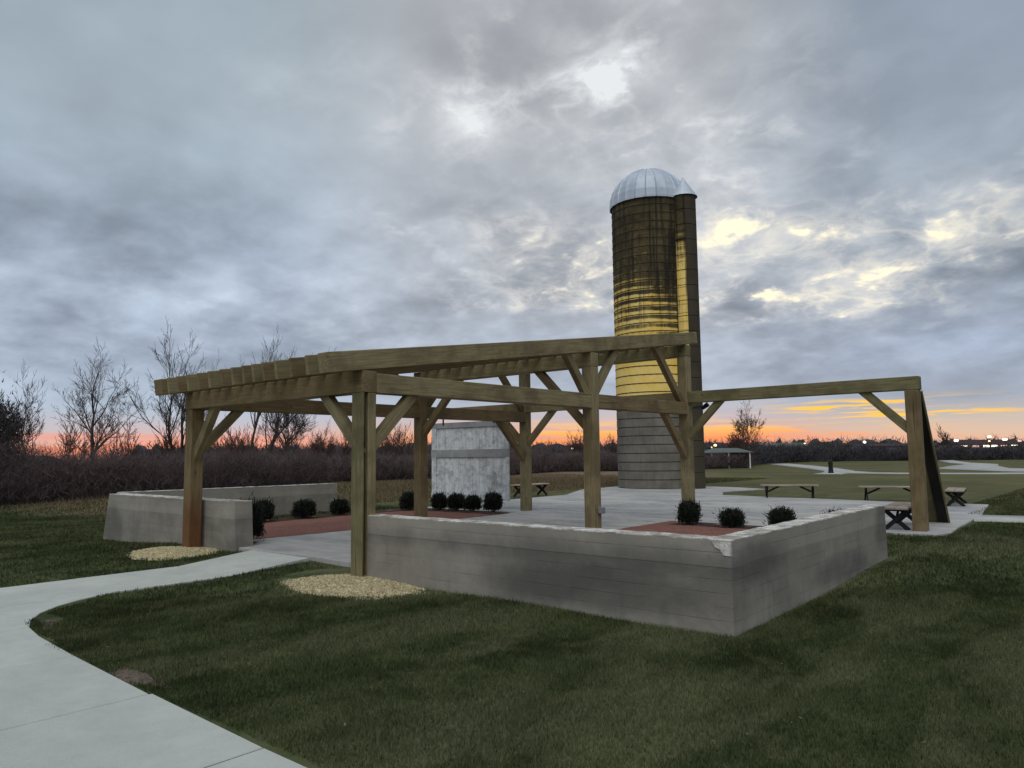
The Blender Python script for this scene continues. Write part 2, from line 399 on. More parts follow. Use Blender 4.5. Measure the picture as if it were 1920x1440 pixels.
# ------------------------------------------------------------------ ground
def smooth(t, a, b):
    t = np.clip((t-a)/(b-a), 0, 1); return t*t*(3-2*t)
def gz(x, y):
    x = np.asarray(x, 'f'); y = np.asarray(y, 'f')
    z = -.135+.105*smooth(y, .5, 7)
    z = z-.08*smooth(-x, 5.5, 9.5)*(1-smooth(y, 1, 6))
    z = z+.07*smooth(y, -1.4, .5)*smooth(x, -8.5, -6)*(1-smooth(x, -.9, .1))*(1-smooth(y, .5, 5))
    z = z+.012*np.sin(x*1.7+.6*y)*np.sin(y*1.3-.4*x)*(1-smooth(np.hypot(x, y), 14, 25))
    return z
def sheet():
    # one continuous sheet: dense near, coarse to the horizon
    gx = np.unique(np.concatenate([-np.geomspace(14, 1400, 26), np.arange(-14, 14.01, .4), np.geomspace(14, 900, 22)]))
    gy = np.unique(np.concatenate([-np.geomspace(12, 300, 12), np.arange(-12, 14.01, .4), np.geomspace(14, 1800, 34)]))
    XX, YY = np.meshgrid(gx, gy); ZZ = gz(XX, YY)
    V = np.stack([XX, YY, ZZ], -1).reshape(-1, 3); nx = len(gx); i = np.arange((len(gy)-1)*(nx-1)); r, c = i//(nx-1), i % (nx-1)
    a = r*nx+c; F = np.stack([a, a+1, a+nx+1, a+nx], -1)
    o = npmesh('lawn', V, F, LAWN, nper=4)
    for p in o.data.polygons: p.use_smooth = True
    return tag(o, kind='structure')
sheet()

def slab(name, pts, z0, z1, mat, parent=None, kind=None, bevel=.006):
    bm = bmesh.new(); vs = [bm.verts.new((x, y, z1)) for x, y in pts]; f = bm.faces.new(vs)
    if f.normal.z < 0 or True:
        bm.normal_update()
        if f.normal.z < 0: f.normal_flip()
    r = bmesh.ops.extrude_face_region(bm, geom=[f]); vv = [g for g in r['geom'] if isinstance(g, bmesh.types.BMVert)]
    for v in vv: v.co.z = z0
    bmesh.ops.recalc_face_normals(bm, faces=bm.faces[:])
    if bevel:
        es = [e for e in bm.edges if abs(e.verts[0].co.z-z1) < 1e-5 and abs(e.verts[1].co.z-z1) < 1e-5]
        bmesh.ops.bevel(bm, geom=es, offset=bevel, segments=1, affect='EDGES')
    o = bmobj(name, bm, mat, parent)
    if kind: tag(o, kind=kind)
    return o

# sidewalk in front, each slab its own piece, open joints between
walk = empty('sidewalk'); tag(walk, kind='structure')
ZW = -.118
joints = [-7.2, -5.55, -3.42, -1.86, -.35, 1.25, 2.87, 4.45, 6.05, 7.65, 9.25, 10.9]
for a, b in zip(joints, joints[1:]):
    a2, b2 = a+.009, b-.009
    if abs(a+1.86) < .01:       # corner slab with the rounded flare
        pts = [(a2, -6.7), (b2, -6.7), (b2, -3.99), (-.75, -3.86), (-1.1, -3.66), (-1.4, -3.38), (-1.62, -3.05), (-1.76, -2.75), (a2, -2.5)]
    elif abs(a+3.42) < .01: pts = [(a2, -6.7), (b2, -6.7), (b2, -2.5), (a2, -2.5)]
    elif abs(a+.35) < .01: pts = [(a2, -6.7), (b2, -6.7), (b2, -4.12), (a2+.5, -4.06), (a2, -3.99)]
    elif a < -3.6: pts = [(a2, -6.7), (b2, -6.7), (b2, -4.15), (a2, -4.15)]
    else: pts = [(a2, -6.7), (b2, -6.7), (b2, -4.20), (a2, -4.16 if abs(a-2.87) < .1 else -4.20)] if a > 2 else [(a2, -6.7), (b2, -6.7), (b2, -4.18), (a2, -4.12)]
    slab('concrete_slab', pts, -.25, ZW, WALK, walk)
ent = [(-2.5, -.98), (-.98, .37)]
for a, b in ent:
    slab('concrete_slab', [(-3.42, a+.006), (-1.82, a+.006), (-1.82, b-.006), (-3.42 if b < 0 else -3.52, b-.006)], -.25, ZW, WALK, walk)
    if b > 0:
        for v_ in walk.children[-1].data.vertices:
            if v_.co.z > -.2: v_.co.z += .112*max(0, min(1, (v_.co.y-a)/(b-a)))

# courtyard paving and planting beds
slab('terrace', [(-5.35, .38), (-4.55, .38), (-3.5, .38), (-1.75, .46), (-1.1, .42), (5.15, .40), (5.13, 5.75), (4.25, 6.2), (4.2, 9.25), (5.3, 9.35), (5.45, 9.9), (5.35, 11.2), (5.3, 12.6), (5.2, 14.9), (4.75, 18.9), (2.0, 18.9), (-3.9, 19.9),
                  (-4.9, 22.0), (-4.3, 24.9), (-5.9, 25.9), (-9, 26.6), (-11.6, 25.2), (-11.2, 21.0), (-9.2, 17.2), (-8.9, 9.6), (-8.85, 9.0), (-8.85, 1.0), (-5.35, 1.0)], -.2, 0, PAVE, kind='structure')
def bed(name, pts, z0, mat, amp=.02, seed=1):
    bm = bmesh.new(); f = bm.faces.new([bm.verts.new((x, y, z0)) for x, y in pts]); bm.normal_update()
    if f.normal.z < 0: f.normal_flip()
    bmesh.ops.triangulate(bm, faces=bm.faces[:])
    for _ in range(4): bmesh.ops.subdivide_edges(bm, edges=bm.edges[:], cuts=1, use_grid_fill=True)
    for v in bm.verts:
        if not v.is_boundary: v.co.z += amp*(.6+.4*math.sin(v.co.x*9+seed)*math.sin(v.co.y*8))
    return bmobj(name, bm, mat, smooth=True)
tag(bed('mulch_bed', [(-4.95, 1.0), (-4.85, 3.2), (-4.82, 4.6), (-4.95, 9.0), (-8.9, 9.0), (-8.95, .95)], .005, REDM), 'red mulch planting bed left of the paved entry, ringed by dark shrubs', 'planting bed', kind='structure')
tag(bed('mulch_bed', [(-.12, .41), (5.1, .41), (5.08, 5.7), (4.2, 6.2), (4.15, 8.95), (-.2, 9.2)], .006, REDM, seed=4), 'red mulch planting bed inside the near corner of the low wall', 'planting bed', kind='structure')

DKM = mulch_mat('dark_mulch', (.030, .018, .014), (.085, .045, .034))
bed('mulch_strip', [(.15, 8.25), (4.12, 8.2), (4.12, 8.93), (.1, 9.12)], .016, DKM, .012, 7)['kind'] = 'structure'
bed('mulch_strip', [(-8.86, 1.0), (-8.0, 1.05), (-8.02, 8.1), (-5.0, 8.2), (-5.0, 8.96), (-8.86, 8.96)], .016, DKM, .012, 9)['kind'] = 'structure'
bed('mulch_strip', [(-4.98, 1.0), (-4.3, .95), (-4.25, .45), (-4.98, .5)], .016, DKM, .008, 9)['kind'] = 'structure'
# far paths
def ribbon(name, pts, w, mat, z=None):
    V = []; F = []
    for i, p in enumerate(pts):
        a, b = pts[max(i-1, 0)], pts[min(i+1, len(pts)-1)]; d = Vector((b[0]-a[0], b[1]-a[1], 0)).normalized(); n = Vector((-d.y, d.x, 0))
        ww = w[i] if hasattr(w, '__len__') else w
        for s_, zz_ in ((-1, -.2), (-1, z), (1, z), (1, -.2)): V.append((p[0]+n.x*ww/2*s_, p[1]+n.y*ww/2*s_, zz_))
    for i in range(len(pts)-1):
        for k in range(3): a = i*4+k; F.append((a, a+4, a+5, a+1))
    return tag(npmesh(name, V, F, mat, nper=4), kind='structure')
ribbon('path', [(-30, 92), (-22, 78), (-15.5, 66), (-11.2, 57), (-9.8, 52), (-9, 47)], [3, 3, 2.6, 2.2, 2.0, 1.8], WALK2, -.012)
ribbon('path', [(-11, 56.5), (-8, 51.5), (-5, 50.8), (0, 52), (6, 56)], [1.6, 2.4, 2.6, 2.6, 2.6], WALK2, -.006)
ribbon('path', [(5.15, 14.0), (7, 14.35), (12, 15.2), (20, 16.5)], [1.6, 1.75, 1.9, 1.9], WALK2, -.004)
ribbon('path', [(-22, 150), (-15, 118), (-9.6, 97), (-6, 88), (-5.2, 78), (-3.5, 67), (2, 61), (9, 58)], [2, 2, 2.2, 3, 4, 5.5, 7, 7], WALK2, -.009)

# ------------------------------------------------------------------ low walls
def wall_piece(name, p, q, th, z0, z1, mat, parent, n=18, batter=0.0, endbat=(0, 0), jitter=0.0, seed=0):
    """straight wall from p to q along its outer face, thickness to the left of p->q"""
    p, q = Vector((*p, 0)), Vector((*q, 0)); d = (q-p); L = d.length; d /= L; nn = Vector((-d.y, d.x, 0)); rr = random.Random(seed)
    bm = bmesh.new(); rows = []
    for i in range(n+1):
        t = i/n; s0 = L*t
        jt = rr.uniform(-jitter, jitter); row = []
        for (o, z, e) in ((-batter, z0, 1), (0, z1+jt, 0), (th, z1+rr.uniform(-jitter, jitter), 0), (th, z0, 1)):
            s_ = s0
            if i == 0: s_ -= endbat[0]*e
            if i == n: s_ += endbat[1]*e
            w = p+d*s_+nn*(o+rr.uniform(-jitter, jitter)*.6); row.append(bm.verts.new((w.x, w.y, z)))
        rows.append(row)
    for a, b in zip(rows, rows[1:]):
        for k in range(4): bm.faces.new((a[k], b[k], b[(k+1) % 4], a[(k+1) % 4]))
    bm.faces.new(rows[0][::-1]); bm.faces.new(rows[-1]); bmesh.ops.recalc_face_normals(bm, faces=bm.faces[:])
    return bmobj(name, bm, mat, parent)
def low_wall(label, p, q, zt, th=.26, zb=-.35, endbat=(0, 0), lifts=(.50,), seed=0, batter=0.0, capname='coping'):
    w = empty('concrete_wall', (p[0], p[1], 0)); tag(w, label, 'low wall', 'low concrete foundation walls')
    inv = Matrix.Translation((-p[0], -p[1], 0)); zs = list(lifts)+[zt-.012]
    prev = zb
    for i, z in enumerate(zs):
        off = [0, .003][i % 2]
        d = Vector((q[0]-p[0], q[1]-p[1], 0)).normalized(); n = Vector((d.y, -d.x, 0))
        f = (zt-prev)/(zt-zb); g_ = (zt-z)/(zt-zb)
        pp = (p[0]+n.x*(off+batter*f), p[1]+n.y*(off+batter*f)); qq = (q[0]+n.x*(off+batter*f), q[1]+n.y*(off+batter*f))
        o = wall_piece('wall_lift', pp, qq, th+off*1+batter*f, prev, z, WALL, w, batter=0, endbat=tuple(e*f for e in endbat), seed=seed+i)
        o.matrix_local = inv; prev = z
    o = wall_piece(capname, p, q, th, zt-.012, zt, CAPM, w, n=60, jitter=.0035, seed=seed+9); o.matrix_local = inv
    return w
ZT = .762
fr = low_wall('long low concrete wall running from the double front post to the near corner', (.0, .10), (5.46, .10), ZT, seed=1)
rw = low_wall('low concrete wall going back from the near corner to the crossed-leg bench', (5.46, .363), (5.36, 5.78), ZT, seed=20, endbat=(0, .03), lifts=())
lw = low_wall('short low concrete wall with sloping ends behind the left front post', (-9.58, .32), (-4.06, .32), .815, th=.34, seed=40, endbat=(.30, .10), lifts=())
sw = low_wall('low concrete wall along the far left side behind the row of shrubs', (-10.42, .9), (-10.20, 7.05), .80, seed=60, th=.25, lifts=())
# chipped mortar patch just left of the near corner
bm = bmesh.new(); pr = [(5.27, .742), (5.30, .69), (5.355, .665), (5.385, .618), (5.462, .612), (5.462, .742)]
a = [bm.verts.new((x, .088, z)) for x, z in pr]; b = [bm.verts.new((x, .12, z)) for x, z in pr]
bm.faces.new(a); bm.faces.new(b[::-1])
for i in range(6): bm.faces.new((a[i], b[i], b[(i+1) % 6], a[(i+1) % 6]))
bmesh.ops.recalc_face_normals(bm, faces=bm.faces[:])
o = bmobj('mortar_patch', bm, CAPM, fr); o.matrix_local = Matrix.Translation((-0., -.10, 0)); o['label'] = 'pale chipped mortar patch under the coping at the corner'

# ------------------------------------------------------------------ timber frame
XL, Y1, Y2, XR, XF = -5.114, 5.767, 9.825, 5.047, -9.86
w = .25; zb, ztp = 2.519, 2.810
tf = empty('timber_frame'); tag(tf, 'open barn-like timber frame of square posts, knee braces, sloping rafters', 'timber frame')
def post(name, x, y, z0, z1, mat, lab=None, wx=w, wy=w):
    o = timber(name, (x-wx/2, y+wy/2, z0), (x-wx/2, y+wy/2, z1), wx, wy, mat, tf, side=(0, 1, 0), bevel=.012)
    if lab: o['label'] = lab
    return o
post('post', XL, 0, -.3, zb, WOODF, 'left front post, brown stained towards its foot')
# near front post: split timber, gap between the halves, its shade painted by a black filler
pb = timber('post', (-.125, .175, -.3), (-.125, .175, zb), .25, .15, WOOD, tf, side=(0, 1, 0), bevel=.014); pb['label'] = 'rear half of the double front post'
pf = timber('post', (-.125, .0125, -.3), (-.125, .0125, zb-.002), .25, .045, WOODG, tf, side=(0, 1, 0), bevel=.01); pf['label'] = 'front half of the double front post, thin greenish board'
timber('gap_shade_filler', (-.155, .067, -.3), (-.155, .067, zb-.004), .16, .07, BLACK_WOOD, tf, side=(0, 1, 0), bevel=0)  # black filler board, colour stands in for the shade in the gap
post('post', 0, Y1, -.2, 3.37, WOOD); post('post', 0, Y2, -.2, 3.95, WOOD)
post('post', XL, Y1, -.2, 3.37, WOODB); post('post', XL, Y2, -.2, 3.95, WOOD)
post('post', XR, Y2, -.2, 2.80, WOODB, 'right end post under the long low beam'); post('post', XF+w, Y2, -.2, 2.80, WOOD, 'far left end post behind the old panel')
# beams along the front and sides
def beamx(name, x0, x1, y, z0, z1, mat, e=.003): return timber(name, (x0, y+w/2, (z0+z1)/2), (x1, y+w/2, (z0+z1)/2), w-2*e, z1-z0, mat, tf)
def beamy(name, y0, y1, x, z0, z1, mat, e=.003): return timber(name, (x-w/2, y0, (z0+z1)/2), (x-w/2, y1, (z0+z1)/2), w-2*e, z1-z0, mat, tf)
beamx('front_beam', XL-w-.02, -.0, 0, zb+.001, 2.837, WOODB, -.004)
beamy('tie_beam', w+.005, Y1-.001, 0, zb+.001, ztp, WOOD); beamy('tie_beam', Y1+w+.001, Y2-.001, 0, zb+.001, ztp, WOODB)
beamy('tie_beam', w+.005, Y1-.001, XL, zb+.001, ztp, WOODB); beamy('tie_beam', Y1+w+.001, Y2-.001, XL, zb+.001, ztp, WOODB)
beamx('cross_beam', XL-w, 0, Y1, 3.371, 3.655, WOOD, -.004); beamx('cross_beam', XL-w, 0, Y2, 3.951, 4.235, WOODG, -.004)
ZG = 2.803
o = beamx('long_beam', .003, XR+.02, Y2, ZG, ZG+.27, WOODG, .004); o['label'] = 'long beam reaching right to the end post'
beamx('long_beam', XL+.002, -w-.002, Y2, ZG, ZG+.27, WOOD, .004)
beamx('long_beam', XF, XL-w-.002, Y2, ZG, ZG+.27, WOODB, .004)
# rafters: heavy, close set, falling to the front with open tails
sl_ = .1426; rb = 2.836
def rafter(x, y0, y1, wd, th=.290, mat=WOOD):
    zc = lambda y: rb+sl_*max(0, 1)*y+th/2+.004
    return timber('rafter', (x-wd/2, y0, zc(y0)), (x-wd/2, y1, zc(y1)), wd, th, mat, tf, side=(0, 0, 1), bevel=.01)
rafter(0, -.60, 10.45, .24, mat=WOOD)['label'] = 'heavy outer rafter on the right side of the roof'
rafter(XL+.03, -.60, 10.40, .28, mat=WOODB)['label'] = 'heavy outer rafter on the left side of the roof'
for k_, xl_ in enumerate([-.55, -.95, -1.36, -1.69, -2.0, -2.28, -2.6, -2.97, -3.35, -3.74, -4.1, -4.48, -4.85]):
    rafter(xl_+.056, -.60+random.uniform(-.012, .012), 10.38, .056, mat=[WOOD, WOODB][k_ % 2])
# knee braces
def brace(a, b, mat=WOOD, t=.13, h=.165, plane='y'):
    side = (1, 0, 0) if plane == 'y' else (0, 1, 0)
    return timber('brace', a, b, h, t, mat, tf, side=side, bevel=.006)
cx, cl = -w/2, XL-w/2
def by(x, y0, z0, y1, z1, m=WOOD): return brace((x, y0, z0), (x, y1, z1), m, plane='y')
def bx(y, x0, z0, x1, z1, m=WOOD): return brace((x0, y+w/2, z0), (x1, y+w/2, z1), m, plane='x')
by(cx, .12, 1.62, 1.12, 2.62)                      # near post to side tie
bx(0, -.12, 1.62, -1.14, 2.62)                     # near post to front beam
by(cl, .12, 1.62, 1.10, 2.62, WOOD); bx(0, XL-.12, 1.52, XL+.72, 2.62, WOOD)
by(cx, Y1+.1, 2.62, Y1-.78, 3.68); by(cx, Y1+w-.1, 2.72, Y1+w+.90, 3.90)
by(cx, Y2+.1, 2.62, Y2-1.38, 4.14, WOODB); by(cx, Y2+.1, 1.46, Y2-1.04, 2.62, WOODB)
bx(Y1, -.12, 2.04, -1.60, 3.52, WOODB); bx(Y1, XL-.12, 2.04, XL+1.36, 3.52, WOODB)
by(cl, Y1+.1, 2.62, Y1-.8, 3.60, WOODB); by(cl, Y1+w-.1, 2.62, Y1+w+.9, 3.80, WOODB)
by(cl, Y2+.1, 2.75, Y2-1.12, 4.05, WOODB); by(cl, Y2+.1, 1.42, Y2-1.12, 2.62, WOODB)
bx(Y2, XL-.12, 1.82, XL+1.0, 2.92); bx(Y2, XL-w+.12, 1.82, XL-w-1.0, 2.92, WOODB)
bx(Y2, -.12, 1.92, .92, 2.95, WOODG); bx(Y2, XR-w+.12, 1.92, XR-w-.90, 2.92, WOODG)
# leaning boards behind the right end post
lb = empty('leaning_boards', (4.95, 12.1, 0)); tag(lb, 'tall olive and black boards leaning from behind the right end post to the paving', 'leaning boards')
def lean(x0, x1, off, mat, name, lab=None, tx=.03):
    mx_ = (x0+x1)/2; a = Vector((mx_-4.95, 12.10-12.1+off, .0)); b = Vector((mx_-4.95+tx, 10.12-12.1+off, 2.78))
    o = timber(name, a, b, x1-x0, .06, mat, lb, side=(0, 1, .7), bevel=.004)
    if lab: o['label'] = lab
lean(4.50, 4.80, .07, WOODG, 'board', 'olive board of the pair', .24); lean(4.803, 5.0, .01, BLACK_WOOD, 'board', 'black board of the pair')
lean(5.003, 5.035, .0, WOODG, 'edge_strip')

# old sliding barn panel, hung under the back beam
pn = empty('barn_panel', (-7.5, Y2+w/2, .25)); tag(pn, 'large weathered off-white board panel hung under the back beam behind four shrubs', 'barn panel')
def panel_mat():
    m = Mat('peeling_white_paint', .85); v = m.coord('World', (1, 1, 1)); vs = m.coord('World', (7, 7, .8))
    c = m.mix(m.step(m.noise(vs, 1.5, 5, .65), .3, .7), (.60, .63, .635), (.80, .83, .83))
    c = m.mix(m.math('MULTIPLY', m.step(m.noise(v, 4.5, 8, .75), .46, .58), .75), c, (.42, .43, .43))
    c = m.mix(m.math('MULTIPLY', m.step(m.noise(v, 1.6, 7, .75, .6), .56, .66), .6), c, (.16, .15, .14))
    m.base(c); m.bump(m.noise(vs, 6, 5), .4, .005); return m.m
PAN = panel_mat(); PANB = flat('worn_grey_rail_paint', (.33, .335, .335), .9, var=.5, scale=4)
x0, x1 = -9.12, -5.86; nb = 11; bw = (x1-x0)/nb
for i in range(nb):
    a = x0+i*bw+7.5; box('board', (a+.004, -.02+random.uniform(0, .006), 0), (a+bw-.004, .02, 2.34), PAN, pn, .002)
for z, h, mt, nm in ((2.20, .17, PANB, 'top_rail'), (1.28, .24, PANB, 'middle_rail'), (.0, .17, PAN, 'bottom_rail')):
    box(nm, (x0+7.5-.02, -.055, z), (x1+7.5+.02, -.021, z+h), mt, pn, .004)
box('side_rail', (x1+7.5-.13, -.054, .171), (x1+7.5+.025, -.0205, 1.279), PAN, pn, .004)
box('side_rail', (x1+7.5-.13, -.054, 1.521), (x1+7.5+.025, -.0205, 2.199), PAN, pn, .004)
box('side_rail', (x0+7.5, -.054, .171), (x0+7.5+.20, -.0205, 1.279), PAN, pn, .004)
box('side_rail', (x0+7.5, -.054, 1.521), (x0+7.5+.20, -.0205, 2.199), PAN, pn, .004)
for x in (x0+.55, x1-.55): box('hanger', (x+7.5-.03, -.07, 2.3), (x+7.5+.03, -.056, 2.62), BLACK, pn)

# small fixtures
sg = empty('spotlight', (.10, Y2+.36, 2.70)); tag(sg, 'small black spotlight fixed beside the long beam at the tallest post', 'spotlight')
bm = bmesh.new(); tube(bm, [(-.12, -.02, .0), (.15, -.02, .02)], .014, 8); bmobj('arm', bm, BLACK, sg)
bm = bmesh.new(); lathe(bm, [(.0, -.10), (.045, -.095), (.055, 0), (.06, .08), (.0, .08)], 12); bmobj('lamp_head', bm, BLACK, sg, Matrix.Translation((.20, -.02, .02)) @ Matrix.Rotation(1.0, 4, 'Y'), True)
ob = empty('outlet_box', (.012, Y1+.17, .46)); tag(ob, 'small grey outlet box on the foot of the middle post', 'outlet box')
box('box', (-.01, -.06, -.06), (.09, .06, .07), GREYM, ob, .008); box('cover', (.091, -.05, -.05), (.10, .05, .06), GREYM, ob, .003)

# ------------------------------------------------------------------ silo
SX, SY, SR, SZ = -9.27, 24.38, 1.79, 13.40
silo = empty('silo', (SX, SY, 0)); tag(silo, 'tall concrete stave silo with yellow band, dark weathered top and metal dome', 'silo')
def silo_mat(strip=False):
    m = Mat('silo_stave_paint_strip' if strip else 'silo_stave_paint', .9); v = m.coord('World'); x, y, z = m.sep(v)
    vs = m.coord('World', (3.0, 3.0, .22)); vb = m.coord('World', (.55, .55, 1.0)); st = m.noise(vs, 1.4, 6, .65, .4); n2 = m.noise(v, 1.1, 6, .65); n3 = m.noise(v, 9, 5, .7)
    grey = m.mix(m.step(n2, .3, .7), (.135, .122, .10), (.225, .205, .17)); grey = m.mix(m.math('MULTIPLY', m.step(st, .45, .7), .45), grey, (.12, .11, .095))
    yel = m.mix(m.step(n2, .3, .7), (.92, .62, .13), (.98, .76, .28)); yel = m.mix(m.math('MULTIPLY', m.step(n3, .5, .8), .35), yel, (.70, .50, .16))
    c = m.mix(m.step(z, 4.19, 4.22), grey, yel)
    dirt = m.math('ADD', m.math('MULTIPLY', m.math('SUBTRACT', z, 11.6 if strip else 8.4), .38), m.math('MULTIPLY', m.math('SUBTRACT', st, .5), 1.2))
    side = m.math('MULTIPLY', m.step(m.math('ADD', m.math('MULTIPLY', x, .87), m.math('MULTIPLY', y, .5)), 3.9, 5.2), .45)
    dirt = m.math('ADD', m.math('ADD', dirt, side), m.math('MULTIPLY', m.math('SUBTRACT', m.noise(vb, .9, 5, .6), .5), 1.9))
    # each course weathers down from the hoop joint
    fr_ = m.math('FRACT', m.math('DIVIDE', m.math('ADD', z, m.math('MULTIPLY', m.noise(v, 1.5, 4, .6), .10)), .394)); drip = m.step(m.math('SUBTRACT', fr_, m.math('MULTIPLY', m.noise(vb, 1.2, 4), .5)), .12, .42)
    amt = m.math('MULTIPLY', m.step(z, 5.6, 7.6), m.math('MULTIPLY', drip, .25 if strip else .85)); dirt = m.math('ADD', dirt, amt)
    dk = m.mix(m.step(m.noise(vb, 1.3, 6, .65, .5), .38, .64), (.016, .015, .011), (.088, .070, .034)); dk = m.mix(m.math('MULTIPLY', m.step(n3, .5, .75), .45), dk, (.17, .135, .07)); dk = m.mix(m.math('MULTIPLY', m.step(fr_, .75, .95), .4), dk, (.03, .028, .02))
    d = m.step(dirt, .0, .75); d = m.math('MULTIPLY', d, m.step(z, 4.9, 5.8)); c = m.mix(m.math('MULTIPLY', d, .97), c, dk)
    c = m.mix(m.math('MULTIPLY', m.math('MULTIPLY', m.step(m.noise(m.coord('World', (4, 4, .18)), 1.3, 5, .65, .3), .47, .62), m.step(z, 6.5, 9.0)), .8), c, (.014, .013, .011))
    jl = m.math('MULTIPLY', m.step(m.math('ABSOLUTE', m.math('SUBTRACT', m.math('FRACT', m.math('ADD', m.math('DIVIDE', z, .394), m.math('MULTIPLY', m.noise(v, 3, 5, .7), .12))), .06)), .10, .03), m.step(n3, .25, .55))
    c = m.mix(m.math('MULTIPLY', jl, .6), c, (.05, .042, .028))
    m.base(c); m.bump(m.math('ADD', n3, st), .4, .012); return m.m
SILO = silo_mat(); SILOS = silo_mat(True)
DARKP = flat('dark_weathered_concrete', (.065, .055, .038), .95, var=.5, scale=1.2)
HOOP = flat('rusty_dark_hoop', (.06, .048, .034), .8, var=.4, scale=5)
nc = 34; ch = SZ/nc; NS = 36
bm = bmesh.new(); prof = [(SR-.05, 0), (SR-.028, .012), (SR, .024), (SR+.004, ch-.018), (SR-.028, ch-.006), (SR-.05, ch)]
lathe(bm, prof, NS)
cme = bpy.data.meshes.new('course'); bm.to_mesh(cme); bm.free(); cme.materials.append(SILO)
bm = bmesh.new(); lathe(bm, [(SR-.01, -.011), (SR+.018, -.011), (SR+.018, .011), (SR-.01, .011)], NS)
hme = bpy.data.meshes.new('hoop'); bm.to_mesh(hme); bm.free(); hme.materials.append(HOOP)
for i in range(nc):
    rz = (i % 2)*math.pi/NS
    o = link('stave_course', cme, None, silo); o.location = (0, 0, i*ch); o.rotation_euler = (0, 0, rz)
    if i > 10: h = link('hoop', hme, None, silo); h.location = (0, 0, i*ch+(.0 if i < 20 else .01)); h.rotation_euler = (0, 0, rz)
bm = bmesh.new(); ND = 24; da = 2*math.pi/ND; R0, H0 = SR+.06, 1.78; rows = []
for k in range(9):
    t = k/8*math.pi/2; r_, z_ = R0*math.cos(t)+.02, H0*math.sin(t)
    rows.append([bm.verts.new((r_*math.cos(a_), r_*math.sin(a_), z_)) for a_ in (-da/2, -da/2+.02, 0, da/2-.02, da/2)])
    for v_, l_ in zip(rows[-1], (.035, 0, -.01, 0, .035)):
        n_ = Vector((v_.co.x, v_.co.y, v_.co.z*.9)).normalized(); v_.co += n_*l_
for a_, b_ in zip(rows, rows[1:]):
    for i in range(4): bm.faces.new((a_[i], a_[i+1], b_[i+1], b_[i]))
lo = [bm.verts.new(v_.co-Vector((0, 0, .09))) for v_ in rows[0]]
for i in range(4): bm.faces.new((lo[i], lo[i+1], rows[0][i+1], rows[0][i]))
gme = bpy.data.meshes.new('dome_panel'); bm.to_mesh(gme); bm.free(); gme.materials.append(ZINC)
for i in range(ND):
    o = link('dome_panel', gme, None, silo); o.location = (0, 0, SZ+.02); o.rotation_euler = (0, 0, i*da+.06)
# chute on the camera-right side
CX, CY = (-7.33-SX), (24.22-SY); CR = .54; a_out = math.atan2(CY, CX)
vdir = math.atan2(CAM.y-24.22, CAM.x+7.33)
ncv = 19; chh = (SZ+.0)/ncv
bm = bmesh.new(); lathe(bm, [(CR-.03, 0), (CR, .02), (CR, chh-.02), (CR-.03, chh)], 20)
chm = bpy.data.meshes.new('chute_section'); bm.to_mesh(chm); bm.free(); chm.materials.append(DARKP)
for i in range(ncv):
    o = link('chute_section', chm, None, silo); o.location = (CX, CY, i*chh)
ca = vdir-math.radians(22)      # yellow strip on the left flank of the chute as seen from the front
bm = bmesh.new(); lathe(bm, [(CR-.02, 0.01), (CR+.03, .01), (CR+.035, chh-.025), (CR-.02, chh-.02)], 4, a0=ca-.42, a1=ca+.42)
cpm = bpy.data.meshes.new('chute_panel'); bm.to_mesh(cpm); bm.free(); cpm.materials.append(SILOS)
for i in range(3, ncv):
    o = link('chute_panel', cpm, None, silo); o.location = (CX, CY, i*chh)
bm = bmesh.new(); apex = bm.verts.new((CX-math.cos(a_out)*.02, CY-math.sin(a_out)*.02, SZ+.98))
rg = [bm.verts.new((CX+(CR+.09)*math.cos(a_), CY+(CR+.09)*math.sin(a_), SZ-.02)) for a_ in [2*math.pi*k/24 for k in range(24)]]
for i in range(24): bm.faces.new((rg[i], rg[(i+1) % 24], apex))
bmobj('chute_roof', bm, ZINC, silo)

# ------------------------------------------------------------------ benches
def bench(label, loc, rz, L=1.75, W=.46, first=None):
    root = empty('bench', loc, rz); tag(root, label, 'bench', 'crossed-leg benches round the courtyard')
    for s_ in (-1, 1): timber('seat_plank', (-L/2, s_*W/4, .435), (L/2, s_*W/4, .435), W/2-.006, .045, BENCH_TOP, root)
    for s_ in (-1, 1):
        xx = s_*(L/2-.2)
        for k in (-1, 1): timber('leg', (xx+.022*k, -k*W*.46, .0), (xx+.022*k, k*W*.46, .41), .042, .085, BLACK_WOOD, root, side=(0, .6, .8))
        timber('cross_cleat', (xx, -W*.44, .392), (xx, W*.44, .392), .05, .04, BLACK_WOOD, root)
        timber('diagonal_strut', (xx-.05*s_, 0, .22), (xx-.42*s_, 0, .405), .04, .06, BLACK_WOOD, root)
    return root
b1 = bench('bench partly hidden by the right end post, its crossed legs beyond the wall end', (4.42, 10.62, .0), math.radians(96), 1.9, .48)
bs = [('long bench on the lawn edge nearest the silo side', (-1.20, 19.38, -.01), math.radians(20), 1.70),
      ('long bench on the lawn edge just left of the right end post', (2.02, 19.55, -.01), math.radians(20), 1.75),
      ('bench seen end-on right of the leaning boards', (4.05, 18.3, 0), math.radians(98), 1.7),
      ('far left bench between two posts, in front of the scrub', (-9.95, 15.9, .0), math.radians(92), 1.9)]
for lab, loc, rz, L in bs:
    c = copy_tree(b1); c.location = loc; c.rotation_euler = (0, 0, rz); c['label'] = lab

